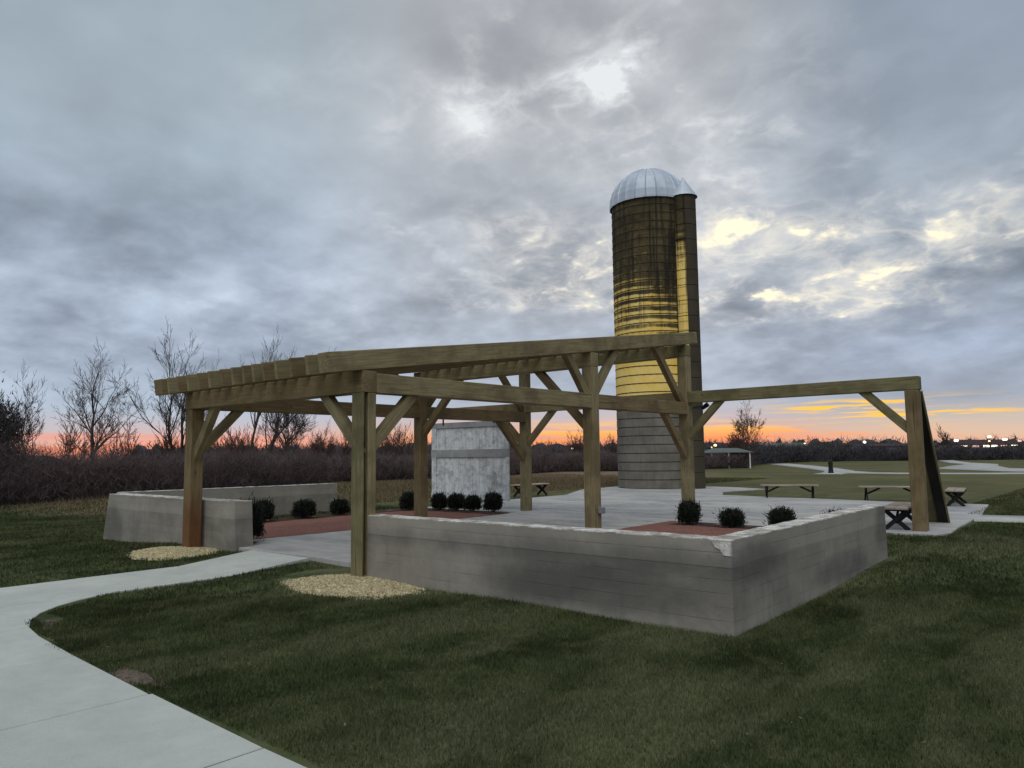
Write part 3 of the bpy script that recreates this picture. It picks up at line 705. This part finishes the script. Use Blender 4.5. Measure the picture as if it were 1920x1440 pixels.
def soil(cx_, cy_, rx, ry, rot, z, seed):
    bm = bmesh.new(); c = bm.verts.new((cx_, cy_, z+.003)); rg = []
    for i in range(28):
        a_ = 2*math.pi*i/28; e_ = 1+.16*math.sin(3*a_+seed)+.08*math.sin(8*a_+seed); X_, Y_ = rx*e_*math.cos(a_), ry*e_*math.sin(a_)
        rg.append(bm.verts.new((cx_+X_*math.cos(rot)-Y_*math.sin(rot), cy_+X_*math.sin(rot)+Y_*math.cos(rot), z-.015)))
    for i in range(28): bm.faces.new((rg[i], rg[(i+1) % 28], c))
    tag(bmobj('bare_soil', bm, SOIL, smooth=True), kind='structure')
SOIL = mulch_mat('bare_soil', (.085, .062, .046), (.17, .13, .10))
soil(2.30, -4.03, .42, .10, .05, -.118, 1); soil(-.45, -3.78, .30, .07, -.35, -.122, 3)
# ------------------------------------------------------------------ shrubs
def leaf_cloud(n, rx, rz_, size, seed, spiky=.25):
    g = np.random.default_rng(seed); th = g.uniform(0, 2*np.pi, n); ph = np.arccos(g.uniform(-.75, 1, n)); rr = g.uniform(.35, 1, n)**.5
    lump = 1+.14*np.sin(th*3+seed)*np.sin(ph*4)+.08*np.sin(th*7+2*seed)
    rr = rr*lump*(1+.16*np.abs(np.sin(ph*2))*(ph < 2.2))*(1+spiky*(g.random(n) > .93)*g.random(n))
    C_ = np.stack([np.sin(ph)*np.cos(th)*rx*rr, np.sin(ph)*np.sin(th)*rx*rr, rz_*.95+np.cos(ph)*rz_*rr], -1)
    C_[:, 2] = np.maximum(C_[:, 2], .02)
    d = g.normal(size=(n, 3)); d += np.stack([np.sin(ph)*np.cos(th)*.7, np.sin(ph)*np.sin(th)*.7, np.abs(np.cos(ph))+.9], -1)*1.2; d /= np.linalg.norm(d, axis=1)[:, None]
    e = np.cross(d, g.normal(size=(n, 3))); e /= np.linalg.norm(e, axis=1)[:, None]
    L = size*g.uniform(.7, 1.6, n)[:, None]
    V = np.stack([C_-e*L*.17, C_+e*L*.17, C_+d*L*1.25], 1).reshape(-1, 3)
    return V, np.arange(3*n).reshape(n, 3)
shrub_me = []
for k in range(4):
    V, F = leaf_cloud(3600, .205+.008*k, .215, .045, 30+k, .6); o = npmesh('foliage', V, F, EVER); shrub_me.append(o.data); bpy.data.objects.remove(o)
bm = bmesh.new()
for k in range(7):
    a_ = k*.9; tube(bm, [(0.02*math.cos(a_), .02*math.sin(a_), -.03), (.10*math.cos(a_), .10*math.sin(a_), .16), (.17*math.cos(a_), .17*math.sin(a_), .34)], [.011, .008, .004], 5)
stem_me = bpy.data.meshes.new('stem'); bm.to_mesh(stem_me); bm.free(); stem_me.materials.append(BARK)
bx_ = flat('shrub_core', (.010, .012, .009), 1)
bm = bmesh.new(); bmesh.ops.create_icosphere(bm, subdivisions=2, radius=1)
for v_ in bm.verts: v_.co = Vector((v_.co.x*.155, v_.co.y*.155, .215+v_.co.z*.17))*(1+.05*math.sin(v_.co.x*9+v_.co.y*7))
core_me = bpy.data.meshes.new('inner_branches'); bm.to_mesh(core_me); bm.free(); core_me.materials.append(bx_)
SH = [('dark round shrub at the foot of the tallest post', .62, 8.52, 1.05, 1), ('dark shrub second along the red bed behind the front wall', 1.68, 8.40, 1.0, 2),
      ('dark boxy shrub third along the red bed, by the wall coping', 2.72, 8.45, 1.04, 3), ('dark shrub whose top just clears the right wall coping', 3.78, 8.50, 1.0, 4),
      ('tall dark shrub right beside the sloping wall end at the entry', -4.66, .98, 1.05, 5), 
      ('dark shrub second in the row before the far left wall', -8.30, 3.45, 1.12, 7), ('dark shrub third in the row before the far left wall', -8.35, 4.65, 1.18, 8),
      ('dark shrub fourth in the row, just left of the double post', -8.45, 5.85, 1.08, 9), ('round dark shrub alone between the double post and the next post', -8.05, 8.0, 1.14, 10),
      ('leftmost of the four shrubs under the white panel', -7.36, 8.55, 0.97, 11), ('second shrub from the left under the white panel, with a spiky top', -6.86, 8.75, 1.04, 12),
      ('third shrub from the left under the white panel', -6.26, 8.80, 0.95, 13), ('rightmost and fullest of the four shrubs under the white panel', -5.62, 8.95, 1.12, 14)]
for k, (lab, x, y, s_, sd_) in enumerate(SH):
    rr = random.Random(sd_); root = empty('shrub', (x, y, 0), rr.uniform(0, 6)); root.scale = (s_, s_*rr.uniform(.85, 1.12), s_*rr.uniform(.84, 1.14))
    root.scale[2] *= 1.42 if k == 4 else 1.0
    tag(root, lab, 'shrub', 'clipped dark shrubs in the mulch beds')
    link('foliage', shrub_me[k % 4], None, root); link('inner_branches', core_me, None, root); link('stem', stem_me, None, root)

# ------------------------------------------------------------------ mulch rings round the posts
def chips(label, cx_, cy_, rx, ry, z0, n, seed):
    g = np.random.default_rng(seed); root = empty('mulch_ring', (cx_, cy_, z0)); tag(root, label, 'wood chips')
    bm = bmesh.new(); rings = []
    for k in range(9):
        t = k/8; ring = []
        for i in range(40):
            a_ = 2*math.pi*i/40; e_ = 1+.06*math.sin(3*a_+seed)+.035*math.sin(7*a_)+.02*math.sin(13*a_+1)
            ring.append(bm.verts.new((rx*t*e_*math.cos(a_), ry*t*e_*math.sin(a_), .05*(1-t**2.2)+.008*math.sin(i*2.3+k*3)-.035*(t > .99))))
        rings.append(ring)
    for a_, b_ in zip(rings, rings[1:]):
        for i in range(40): 
            try: bm.faces.new((a_[i], a_[(i+1) % 40], b_[(i+1) % 40], b_[i]))
            except ValueError: pass
    bmobj('mulch_mound', bm, CHIPM, root, smooth=True)
    t = np.sqrt(g.random(n)); t = t*(1+.16*(g.random(n) > .88)*g.random(n)); th = g.uniform(0, 2*np.pi, n); e_ = 1+.06*np.sin(3*th+seed)+.035*np.sin(7*th)+.05*(g.random(n)**4)*np.sin(19*th)
    C_ = np.stack([rx*t*e_*np.cos(th), ry*t*e_*np.sin(th), np.maximum(.05*(1-t**2.2), 0)+.006], -1)
    d = g.normal(size=(n, 3)); d[:, 2] *= .35; d /= np.linalg.norm(d, axis=1)[:, None]; e2 = np.cross(d, np.array([0, 0, 1.])+g.normal(size=(n, 3))*.3); e2 /= np.linalg.norm(e2, axis=1)[:, None]
    L = g.uniform(.006, .019, n)[:, None]; wv = g.uniform(.002, .005, n)[:, None]
    V = np.stack([C_-d*L-e2*wv, C_+d*L-e2*wv, C_+d*L+e2*wv, C_-d*L+e2*wv], 1).reshape(-1, 3)
    o = npmesh('wood_chips', V, np.arange(4*n).reshape(n, 4), CHIPM, root, nper=4); tag(o, kind='stuff')
chips('pale wood chip ring round the foot of the double front post', .10, -.28, 1.28, .86, -.14, 30000, 3)
chips('pale wood chip ring round the foot of the left front post', -5.02, -.28, .92, .74, -.09, 12000, 5)

# ------------------------------------------------------------------ grass blades on the near lawn
def in_walk(x, y):
    a = (y < -4.14) | ((x > -3.44) & (x < -1.80) & (y < .45))
    c = (x > -1.85) & (x < .6) & (y < -4.0+np.clip((-.35-x), 0, 2)*.85*np.clip((-.35-x), 0, 1))
    w1 = (x > -.05) & (x < 5.48) & (y > .08); w2 = (x > -5.3) & (y > .30) & (x < 0)
    w3 = (x > -9.9) & (x < -4) & (y > .26) & (y < .66); w4 = (x < -4) & (x > -9.3) & (y > .6)
    m1 = ((x-.1)/1.24)**2+((y+.28)/.82)**2 < 1; m2 = ((x+5.02)/.88)**2+((y+.28)/.70)**2 < 1
    bare = ((x-2.3)/.28)**2+((y+4.05)/.10)**2 < 1
    bare2 = ((x+.75)/.3)**2+((y+3.7)/.12)**2 < 1
    return a | c | (w1 & (y < 5.9)) | w2 | w3 | w4 | m1 | m2 | bare | bare2 | ((x > -9) & (x < 4.3) & (y > 5.9)) | ((x > -12) & (x < 5.45) & (y > 9.2) & (y < 14.9)) | ((x > -12) & (x < 4.9) & (y > 14) & (y < 19)) | ((x < 2.1) & (x > -12) & (y > 18) & (y < 18.9+(2-x)*.17)) | ((x < -3.8) & (x > -12) & (y > 18) & (y < 26.6)) | ((x > 5) & (np.abs(y-(14.0+.17*(x-5.1))) < 1.02)) | ((y > 38) & (x > -34))
def blades(n, seed, dmin, dmax, hgt, wid):
    g = np.random.default_rng(seed); t = g.uniform(-.78, .78, n); d = dmin+(dmax-dmin)*g.random(n)**.8
    fx, fy = fw.x, fw.y; L_ = math.hypot(fx, fy); fx /= L_; fy /= L_
    x = CAM.x+d*(fx+t*fy); y = CAM.y+d*(fy-t*fx); k = ~in_walk(x, y); x, y, d = x[k], y[k], d[k]; n = len(x)
    z = gz(x, y); cl = .75+.5*np.sin(x*3.1+np.sin(y*4))*np.sin(y*2.7)+.25*np.sin(x*11)*np.sin(y*9)
    h = hgt*g.uniform(.5, 1.2, n)*(.75+.3*cl); wd = wid*g.uniform(.7, 1.3, n)*(1+d*.06); a_ = g.uniform(0, 2*np.pi, n); ln = g.uniform(.1, .9, n)*h; b_ = g.uniform(0, 2*np.pi, n)
    V = np.empty((n, 3, 3), 'f')
    V[:, 0] = np.stack([x-np.cos(a_)*wd, y-np.sin(a_)*wd, z-.01], -1); V[:, 1] = np.stack([x+np.cos(a_)*wd, y+np.sin(a_)*wd, z-.01], -1)
    V[:, 2] = np.stack([x+np.cos(b_)*ln, y+np.sin(b_)*ln, z+h], -1)
    return V.reshape(-1, 3)
V = np.concatenate([blades(360000, 1, 3.2, 9.5, .040, .0032), blades(330000, 2, 8, 24, .05, .0055), blades(260000, 3, 20, 52, .06, .009)])
tag(npmesh('grass_blades', V, np.arange(len(V)).reshape(-1, 3), BLADE), 'short dark green lawn grass round the courtyard walls', 'grass', kind='stuff')

# ------------------------------------------------------------------ scrub and hedgerow
def sticks(n, C_, L, r_, g, upb=.8, spread=1.0):
    d = g.normal(size=(n, 3))*spread; d[:, 2] = np.abs(d[:, 2])+upb; d /= np.linalg.norm(d, axis=1)[:, None]
    e = np.cross(d, g.normal(size=(n, 3))); e /= np.linalg.norm(e, axis=1)[:, None]; L = L[:, None]; r_ = r_[:, None]
    b = d+g.normal(size=(n, 3))*.25
    m_ = C_+d*L*.5; t_ = m_+b*L*.5
    V = np.stack([C_-e*r_, C_+e*r_, m_+e*r_*.7, m_-e*r_*.7, t_], 1).reshape(-1, 3)
    i = np.arange(n)*5; F = np.concatenate([np.stack([i, i+1, i+2], -1), np.stack([i, i+2, i+3], -1), np.stack([i+3, i+2, i+4], -1)])
    return V, F
def hedge(name, label, pts, depth, n, L, r_, mat, core, seed, uneven=.25, cat='scrub', spread=1.0):
    g = np.random.default_rng(seed); pts = np.array(pts, float); seg = np.hypot(*(pts[1:, :2]-pts[:-1, :2]).T); cum = np.concatenate([[0], np.cumsum(seg)])
    def at(s_): return np.stack([np.interp(s_, cum, pts[:, k]) for k in range(3)], -1)
    s_ = g.random(n)*cum[-1]; p = at(s_); q = at(np.minimum(s_+.5, cum[-1]+.0)); q0 = at(np.maximum(s_-.5, 0)); dd = q-q0; dd[:, 2] = 0; dd /= np.linalg.norm(dd, axis=1)[:, None]+1e-9
    nn = np.stack([-dd[:, 1], dd[:, 0]], -1); off = g.random(n)**1.3*depth; side = np.sign((np.array([CAM.x, CAM.y])-p[:, :2]) @ np.ones(2)*0+1)
    # push away from the camera
    away = p[:, :2]-np.array([CAM.x, CAM.y]); sg_ = np.sign((away*nn).sum(1)); xy = p[:, :2]+nn*(off*sg_)[:, None]
    top = p[:, 2]*(1+uneven*(.5*np.sin(s_*.9+seed)+.5*np.sin(s_*2.3+1.3*seed)+.35*np.sin(s_*5.1)))
    ln = L*g.uniform(.5, 1.4, n); z = g.random(n)**.75*np.maximum(top-ln*.7, .1)-.03
    V, F = sticks(n, np.concatenate([xy, z[:, None]], 1), ln, r_*g.uniform(.6, 1.5, n), g, spread=spread)
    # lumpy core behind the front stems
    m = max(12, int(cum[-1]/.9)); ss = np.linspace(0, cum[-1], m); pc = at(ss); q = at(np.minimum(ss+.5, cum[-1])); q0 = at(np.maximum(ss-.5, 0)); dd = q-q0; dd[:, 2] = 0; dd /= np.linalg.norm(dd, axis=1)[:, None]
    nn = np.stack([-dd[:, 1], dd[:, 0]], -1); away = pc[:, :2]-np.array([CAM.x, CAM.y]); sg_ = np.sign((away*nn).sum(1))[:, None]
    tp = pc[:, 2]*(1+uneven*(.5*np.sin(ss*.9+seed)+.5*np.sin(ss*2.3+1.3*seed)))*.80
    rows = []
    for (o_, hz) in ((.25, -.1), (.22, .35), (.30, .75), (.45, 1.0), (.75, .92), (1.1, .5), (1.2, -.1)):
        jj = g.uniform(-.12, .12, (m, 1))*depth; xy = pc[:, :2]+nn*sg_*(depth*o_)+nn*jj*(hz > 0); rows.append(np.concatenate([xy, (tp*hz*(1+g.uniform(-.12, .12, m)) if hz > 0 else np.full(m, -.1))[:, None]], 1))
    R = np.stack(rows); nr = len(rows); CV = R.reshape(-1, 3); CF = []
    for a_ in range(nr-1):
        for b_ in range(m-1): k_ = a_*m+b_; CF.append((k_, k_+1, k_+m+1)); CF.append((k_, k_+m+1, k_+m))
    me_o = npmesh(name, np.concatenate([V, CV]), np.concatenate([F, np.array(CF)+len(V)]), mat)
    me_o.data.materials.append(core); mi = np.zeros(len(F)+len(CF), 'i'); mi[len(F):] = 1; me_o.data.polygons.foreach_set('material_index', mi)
    return tag(me_o, label, cat, kind='stuff')
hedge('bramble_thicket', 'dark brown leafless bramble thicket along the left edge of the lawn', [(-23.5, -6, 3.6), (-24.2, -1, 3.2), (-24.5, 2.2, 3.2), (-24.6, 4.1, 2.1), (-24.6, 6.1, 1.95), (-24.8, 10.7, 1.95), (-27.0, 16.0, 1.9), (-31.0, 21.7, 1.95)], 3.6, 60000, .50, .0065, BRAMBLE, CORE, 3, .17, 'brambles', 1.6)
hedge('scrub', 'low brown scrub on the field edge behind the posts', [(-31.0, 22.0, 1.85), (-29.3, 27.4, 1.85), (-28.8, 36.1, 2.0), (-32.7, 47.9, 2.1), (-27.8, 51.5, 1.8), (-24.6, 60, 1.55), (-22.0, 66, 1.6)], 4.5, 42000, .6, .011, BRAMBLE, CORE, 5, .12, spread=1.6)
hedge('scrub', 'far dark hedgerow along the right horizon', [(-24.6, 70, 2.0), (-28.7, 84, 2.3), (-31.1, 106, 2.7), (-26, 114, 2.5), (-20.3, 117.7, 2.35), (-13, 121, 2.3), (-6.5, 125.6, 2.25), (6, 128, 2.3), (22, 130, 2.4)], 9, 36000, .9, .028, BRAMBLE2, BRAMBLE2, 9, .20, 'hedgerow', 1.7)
hedge('treeline', 'blurred distant treeline beyond the hedgerow', [(-230, 90, 6), (-190, 150, 6.5), (-150, 220, 6), (-110, 270, 6.2), (-60, 300, 6), (-10, 310, 5.2), (60, 320, 5)], 30, 16000, 2.6, .10, BRAMBLE2, BRAMBLE2, 14, .28, 'treeline')
# dry standing grass before the scrub
def stalks(n, poly, h, seed):
    g = np.random.default_rng(seed); x0, x1, y0, y1 = poly; x = g.uniform(x0, x1, n); y = g.uniform(y0, y1, n)
    k = (x*-1.0-y*.62 > -4) & (x < -10.9+.05*y); x, y = x[k], y[k]; n = len(x)
    C_ = np.stack([x, y, gz(x, y)-.01], -1); V, F = sticks(n, C_, h*g.uniform(.5, 1.3, n), np.full(n, .006)+.0002*y, g, upb=1.6, spread=.6); return V, F
V, F = stalks(26000, (-28, -11, 2, 40), .20, 4)
tag(npmesh('dry_grass', V, F, TANG), 'pale dry field grass between the left wall and the scrub', 'dry grass', kind='stuff')
# autumn leaves and debris on the lawn near the path: pale flecks
g = np.random.default_rng(77); n = 70; x = g.uniform(-3, 9, n); y = g.uniform(-4.1, 1, n); k = ~in_walk(x, y); x, y = x[k], y[k]; n = len(x)
C_ = np.stack([x, y, gz(x, y)+.04], -1); d = g.normal(size=(n, 3)); d[:, 2] *= .3; d /= np.linalg.norm(d, axis=1)[:, None]; e2 = np.cross(d, [0, 0, 1.]); L = g.uniform(.008, .018, n)[:, None]
V = np.stack([C_-d*L, C_+e2*L*.5, C_+d*L, C_-e2*L*.5], 1).reshape(-1, 3)
tag(npmesh('fallen_leaves', V, np.arange(4*n).reshape(n, 4), TANG, nper=4), 'scattered small pale dry leaves on the front lawn', 'leaves', kind='stuff')

# ------------------------------------------------------------------ bare trees
def grow(seed, H, spread=.5, stems=1, r0=.12, up=.55, low=.3, levels=5, dens=1.0):
    rr = random.Random(seed); T = []; Tw = []
    def seg(p, d, L, r, lev):
        k = 4 if lev < 2 else 3; pts = [p]; q = p.copy(); dd = d.copy()
        for i in range(k):
            dd = (dd+Vector((rr.gauss(0, .11), rr.gauss(0, .11), rr.gauss(0, .06)+(.05 if lev else .0)))).normalized(); q = q+dd*(L/k); pts.append(q.copy())
        rads = [r*(1-.55*i/k) for i in range(k+1)]
        (T if lev < 2 else Tw).append((pts, rads))
        if lev >= levels: return
        nchild = int(round((7 if lev == 0 else 5 if lev == 1 else 3)*dens*rr.uniform(.7, 1.1)))
        for c in range(nchild):
            t = rr.uniform(low if lev == 0 else .2, 1.0); i = min(k-1, int(t*k)); f_ = t*k-i; b = pts[i].lerp(pts[i+1], f_)
            ax = dd.orthogonal().normalized(); ax.rotate(Matrix.Rotation(rr.uniform(0, 6.283), 3, dd)); ang = rr.uniform(.45, 1.0)*spread*1.5
            nd = (dd*math.cos(ang)+ax*math.sin(ang)+Vector((0, 0, up*.22))).normalized()
            seg(b, nd, L*rr.uniform(.50, .72)*(1.2-.45*t), max(rads[i]*.55, .004), lev+1)
        seg(q, (dd+Vector((rr.gauss(0, .15), rr.gauss(0, .15), .1))).normalized(), L*rr.uniform(.6, .72), rads[-1], lev+1)
    for s_ in range(stems):
        a_ = rr.uniform(0, 6.28); t_ = .0 if stems == 1 else .16
        seg(Vector((math.cos(a_)*.25*(stems > 1), math.sin(a_)*.25*(stems > 1), -.1)), Vector((math.cos(a_)*t_, math.sin(a_)*t_, 1)).normalized(), H*.36*rr.uniform(.85, 1.05), r0*rr.uniform(.8, 1), 0)
    zmax = max(max(p.z for p in pts) for pts, _ in T+Tw); k = H/zmax
    return [([p*k for p in pts], rads) for pts, rads in T], [([p*k for p in pts], rads) for pts, rads in Tw]
def mesh_of(name, br, n, mat, parent, rmin):
    V = []; F = []
    for pts, rads in br:
        for i in range(len(pts)):
            d = (pts[min(i+1, len(pts)-1)]-pts[max(i-1, 0)]).normalized(); a_ = d.orthogonal().normalized(); b_ = d.cross(a_); r_ = max(rads[i], rmin); o_ = len(V)
            for k in range(n): t = 2*math.pi*k/n; v_ = pts[i]+(a_*math.cos(t)+b_*math.sin(t))*r_; V.append((v_.x, v_.y, v_.z))
            if i:
                for k in range(n): F.append((o_-n+k, o_-n+(k+1) % n, o_+(k+1) % n, o_+k))
    return npmesh(name, V, F, mat, parent, nper=4)
def tree(label, x, y, H, seed, mat=TWIG, rmin=.010, group='bare trees behind the brambles', **kw):
    root = empty('bare_tree', (x, y, 0)); tag(root, label, 'tree', group)
    T, Tw = grow(seed, H, **kw); mesh_of('trunk', T, 6, BARK, root, rmin*1.3); mesh_of('crown', Tw, 3, mat, root, rmin); return root
tree('bare tree at the far left, fine twigs above the dark bushes', -48.3, 10.5, 8.5, 101, spread=.55, stems=2, r0=.11, dens=.88, rmin=.008)
tree('bare tree second from the left with a low right-hand limb', -43.1, 12.3, 9.4, 205, spread=.66, stems=1, r0=.20, rmin=.008, low=.2, dens=.95)
tree('tall bare tree with forked stems just left of the roof end', -37.5, 14.5, 10.1, 309, spread=.54, stems=2, r0=.15, rmin=.008, low=.42, dens=.82)
tree('tall bare tree whose top shows above the rafter tails', -37.4, 19.9, 10.7, 411, spread=.54, stems=3, r0=.14, rmin=.008, low=.45, dens=.72)
tree('bare tree seen under the front beam, crown behind the roof', -34.0, 20.2, 7.2, 512, spread=.6, stems=2, r0=.13, low=.4, dens=.8, rmin=.008)
tree('slim bare tree in the gap right of the double post', -37.6, 32.9, 4.6, 613, spread=.5, stems=2, r0=.06, rmin=.009, levels=4)
tree('low bare tree against the pink sky left of the double post', -42.3, 28.9, 4.8, 714, spread=.6, stems=3, r0=.06, rmin=.009, levels=4, mat=TWIGR)
tree('small reddish bare tree low behind the left front post', -33.0, 15.8, 4.4, 777, spread=.6, stems=4, r0=.05, rmin=.0075, levels=4, mat=TWIGR)
g2 = 'bare trees along the right horizon'
t_ = tree('tall bare tree with reddish undergrowth right of the silo', -23.8, 68.7, 7.6, 815, spread=.66, stems=1, r0=.13, rmin=.012, group=g2, low=.25)
tree('dense reddish bush round the foot of the tree right of the silo', -24.3, 67.6, 4.1, 818, spread=.75, stems=6, r0=.06, rmin=.012, levels=4, group=g2, mat=TWIGR, low=.05)
tree('reddish bare tree half hidden by the middle post', -35.5, 54.6, 4.5, 920, spread=.75, stems=5, r0=.07, rmin=.011, levels=4, group=g2, mat=TWIGR, low=.1)
tree('small bare tree between the middle post and the silo', -35.8, 61.0, 3.9, 921, spread=.6, stems=3, r0=.05, rmin=.012, levels=4, group=g2, mat=TWIGR)
tree('thin leafless sapling on the horizon right of the leaning boards', -20.6, 153.6, 6.6, 923, spread=.35, stems=1, r0=.08, rmin=.03, levels=3, group=g2)
rr_ = random.Random(5)
for k in range(9):      # saplings in the hedge, too small to show parts
    t = k/8; x, y = -42+10*t+rr_.uniform(-1, 1), 6+26*t
    T, Tw = grow(1200+k, rr_.uniform(3.4, 4.8), .5, 2, .04, .5, .2, 3)
    o = mesh_of('bare_sapling', T+Tw, 3, TWIGR, None, .012); o.location = (x, y, 0)
    tag(o, ['thin sapling rising from the brambles nearest the far left bush', 'thin sapling between the two left bare trees', 'thin sapling under the low limb of the second tree', 'thin sapling just left of the roof end',
        'thin sapling seen under the roof beside the left front post', 'thin sapling under the middle of the front beam', 'thin sapling behind the knee brace of the double post', 'thin sapling just left of the double post', 'thin sapling in the gap between double post and white panel'][k], 'sapling', 'saplings in the bramble thicket')
# dark evergreen clump at the left edge
root = empty('dark_bush', (-27.3, 1.5, 0)); tag(root, 'big dark bush filling the left edge of the picture', 'bush')
V, F = leaf_cloud(18000, 2.0, 2.15, .12, 91, .5); npmesh('foliage', V, F, flat('dark_bush_leaves', (.058, .052, .050), .9, var=.4), root)
bm = bmesh.new()
for k in range(5): tube(bm, [(0, 0, -.1), (.3*math.cos(k*1.3), .3*math.sin(k*1.3), 1.4), (.8*math.cos(k*1.3), .8*math.sin(k*1.3), 3.2)], [.07, .05, .02], 6)
bmobj('stems', bm, BARK, root)

# ------------------------------------------------------------------ distant things
def emis(name, c, s_):
    m = bpy.data.materials.new(name); m.use_nodes = True; b = m.node_tree.nodes['Principled BSDF']
    b.inputs['Base Color'].default_value = (.8, .8, .8, 1); b.inputs['Emission Color'].default_value = (*c, 1); b.inputs['Emission Strength'].default_value = s_; return m
EM = {'warm': emis('warm_lamp_glow', (1, .72, .32), 2.5), 'white': emis('white_lamp_glow', (1, .90, .66), 3), 'green': emis('greenish_lamp_glow', (.85, 1, .8), 4), 'orange': emis('orange_lamp_glow', (1, .42, .12), 4), 'red': emis('red_sign_glow', (1, .12, .14), 1.2), 'pink': emis('pink_sign_glow', (1, .50, .45), 1.0)}
def at_px(x, y, D):
    d = fw+r2*((x-960)/1404.3)-u2*((y-720)/1404.3); return CAM+d*D
def lamp(label, px_, py_, D, r_, kind, wid=1.0):
    p = at_px(px_, py_, D); root = empty('street_lamp', (p.x, p.y, 0)); tag(root, label, 'street lamp', 'lit street lamps of the town on the horizon')
    bm = bmesh.new(); tube(bm, [(0, 0, -.1), (0, 0, p.z-.1)], .07, 6); bmobj('pole', bm, BLACK, root)
    bm = bmesh.new(); bmesh.ops.create_icosphere(bm, subdivisions=2, radius=1)
    for v_ in bm.verts: v_.co = Vector((v_.co.x*r_*wid*.62, v_.co.y*r_*wid*.62, v_.co.z*r_*.5+p.z))
    bmobj('lamp_head', bm, EM[kind], root, smooth=True)
for a_ in [('warm street lamp low beside the silo foot, the larger of a pair', 1341, 835, 120, .42, 'warm'), ('warm street lamp, smaller of the pair beside the silo', 1334, 839, 118, .30, 'warm'),
           ('orange street lamp above the hedgerow right of the bare tree', 1509, 832, 150, .34, 'warm'), ('greenish white street lamp above the hedgerow mid right', 1621, 829, 150, .46, 'green'),
           ('white street lamp just right of the leaning boards', 1747, 827, 150, .48, 'white'), ('wide yellow lamp left of the lit building', 1793, 826, 160, .50, 'white', 1.5),
           ('low orange lamp below the lit building', 1790, 843, 130, .36, 'orange'), ('highest white lamp over the lit building', 1855, 819, 170, .50, 'white', 1.3), ('lamp directly under the highest one', 1855, 827, 170, .36, 'warm'),
           ('broad lamp right of the highest one', 1884, 824, 170, .48, 'white', 1.9), ('lamp low at the far right edge', 1912, 827, 170, .34, 'pink', 2.0),
           ('white lamp seen through the frame left of the middle post', 1074, 841, 120, .36, 'white'), ('yellow lamp between middle post and silo', 1102, 842, 120, .40, 'warm', 1.3)]: lamp(*a_)
# lit commercial building on the right horizon
p = at_px(1838, 852, 175); az_ = math.atan2(fw.y, fw.x)-math.pi/2
SIDING = flat('beige_siding', (.35, .32, .30), .9); ROOFR = flat('red_roof', (.045, .022, .025), .8); ROOFP = flat('pale_roof', (.13, .145, .14), .8); WHITE = flat('white_paint', (.75, .74, .72), .6)
def gable(name, label, loc, rz, L, W_, h, hr, wallm, roofm, cat='building'):
    root = empty(name, loc, rz); tag(root, label, cat)
    box('wall', (-L/2, -W_/2, -.2), (L/2, W_/2, h), wallm, root)
    bm = bmesh.new(); e_ = .4; v_ = [bm.verts.new(c) for c in ((-L/2-e_, -W_/2-e_, h+.003), (L/2+e_, -W_/2-e_, h+.003), (L/2+e_, W_/2+e_, h+.003), (-L/2-e_, W_/2+e_, h+.003), (-L/2-e_, 0, h+hr), (L/2+e_, 0, h+hr))]
    for f_ in ((0, 1, 5, 4), (2, 3, 4, 5), (0, 4, 3), (1, 2, 5), (0, 3, 2, 1)): bm.faces.new([v_[i] for i in f_])
    bmobj('roof', bm, roofm, root); return root
b_ = gable('shop_building', 'long lit shop building with dark red roof on the right horizon', (p.x, p.y, 0), az_, 15, 8, 2.7, 1.1, SIDING, ROOFR)
for i, (kx, kind) in enumerate([(-6.0, 'white'), (-3.4, 'pink'), (-1.0, 'white'), (.9, 'white'), (3.0, 'pink'), (5.4, 'white')]):
    box('window', (kx-.7, -4.08, 2.05), (kx+.7, -4.03, 2.45), EM[kind], b_)
p = at_px(1720, 845, 190); gable('warehouse', 'low grey building beyond the hedgerow behind the right end post', (p.x, p.y, 0), az_, 34, 9, 2.6, .7, flat('dim_wall', (.14, .14, .16), .9), ROOFR)
p = at_px(1465, 848, 150); gable('shed', 'low pale roofed shed right of the bare tree', (p.x, p.y, 0), az_+.1, 9, 6, 2.2, 1.1, flat('dim_wall_two', (.16, .16, .17), .9), ROOFP)
# open shelter beside the tree
p = at_px(1362, 870, 76); sh_ = empty('picnic_shelter', (p.x, p.y, 0), az_); tag(sh_, 'open shelter with pale roof on thin white posts beside the silo', 'shelter')
bm = bmesh.new(); v_ = [bm.verts.new(c) for c in ((-2.3, -1.8, 1.55), (2.3, -1.8, 1.55), (2.3, 1.8, 1.55), (-2.3, 1.8, 1.55), (-1.2, 0, 2.0), (1.2, 0, 2.0))]
for f_ in ((0, 1, 5, 4), (2, 3, 4, 5), (0, 4, 3), (1, 2, 5), (0, 3, 2, 1)): bm.faces.new([v_[i] for i in f_])
bmobj('roof', bm, ROOFP, sh_)
for x_ in (-1.9, -.2, 1.9):
    for y_ in (-1.6, 1.6): box('post', (x_-.06, y_-.06, -.1), (x_+.06, y_+.06, 1.55), WHITE, sh_)
# litter bin by the far path
p = at_px(1558, 885, 54.5); bn = empty('litter_bin', (p.x, p.y, -.02)); tag(bn, 'dark litter bin standing alone beside the far path', 'litter bin')
bm = bmesh.new(); lathe(bm, [(.0, 0), (.20, 0), (.17, .2), (.15, .55), (.17, .80), (0, .82)], 14); bmobj('body', bm, BLACK, bn)
bm = bmesh.new(); lathe(bm, [(0, .90), (.24, .90), (.24, .93), (0, .97)], 14); bmobj('lid', bm, BLACK, bn)
bm = bmesh.new(); tube(bm, [(0, 0, .8), (0, 0, .91)], .03, 6); bmobj('stalk', bm, BLACK, bn)

# ------------------------------------------------------------------ render settings
S.render.engine = 'CYCLES'
S.cycles.max_bounces = 6; S.cycles.diffuse_bounces = 3; S.cycles.use_denoising = True
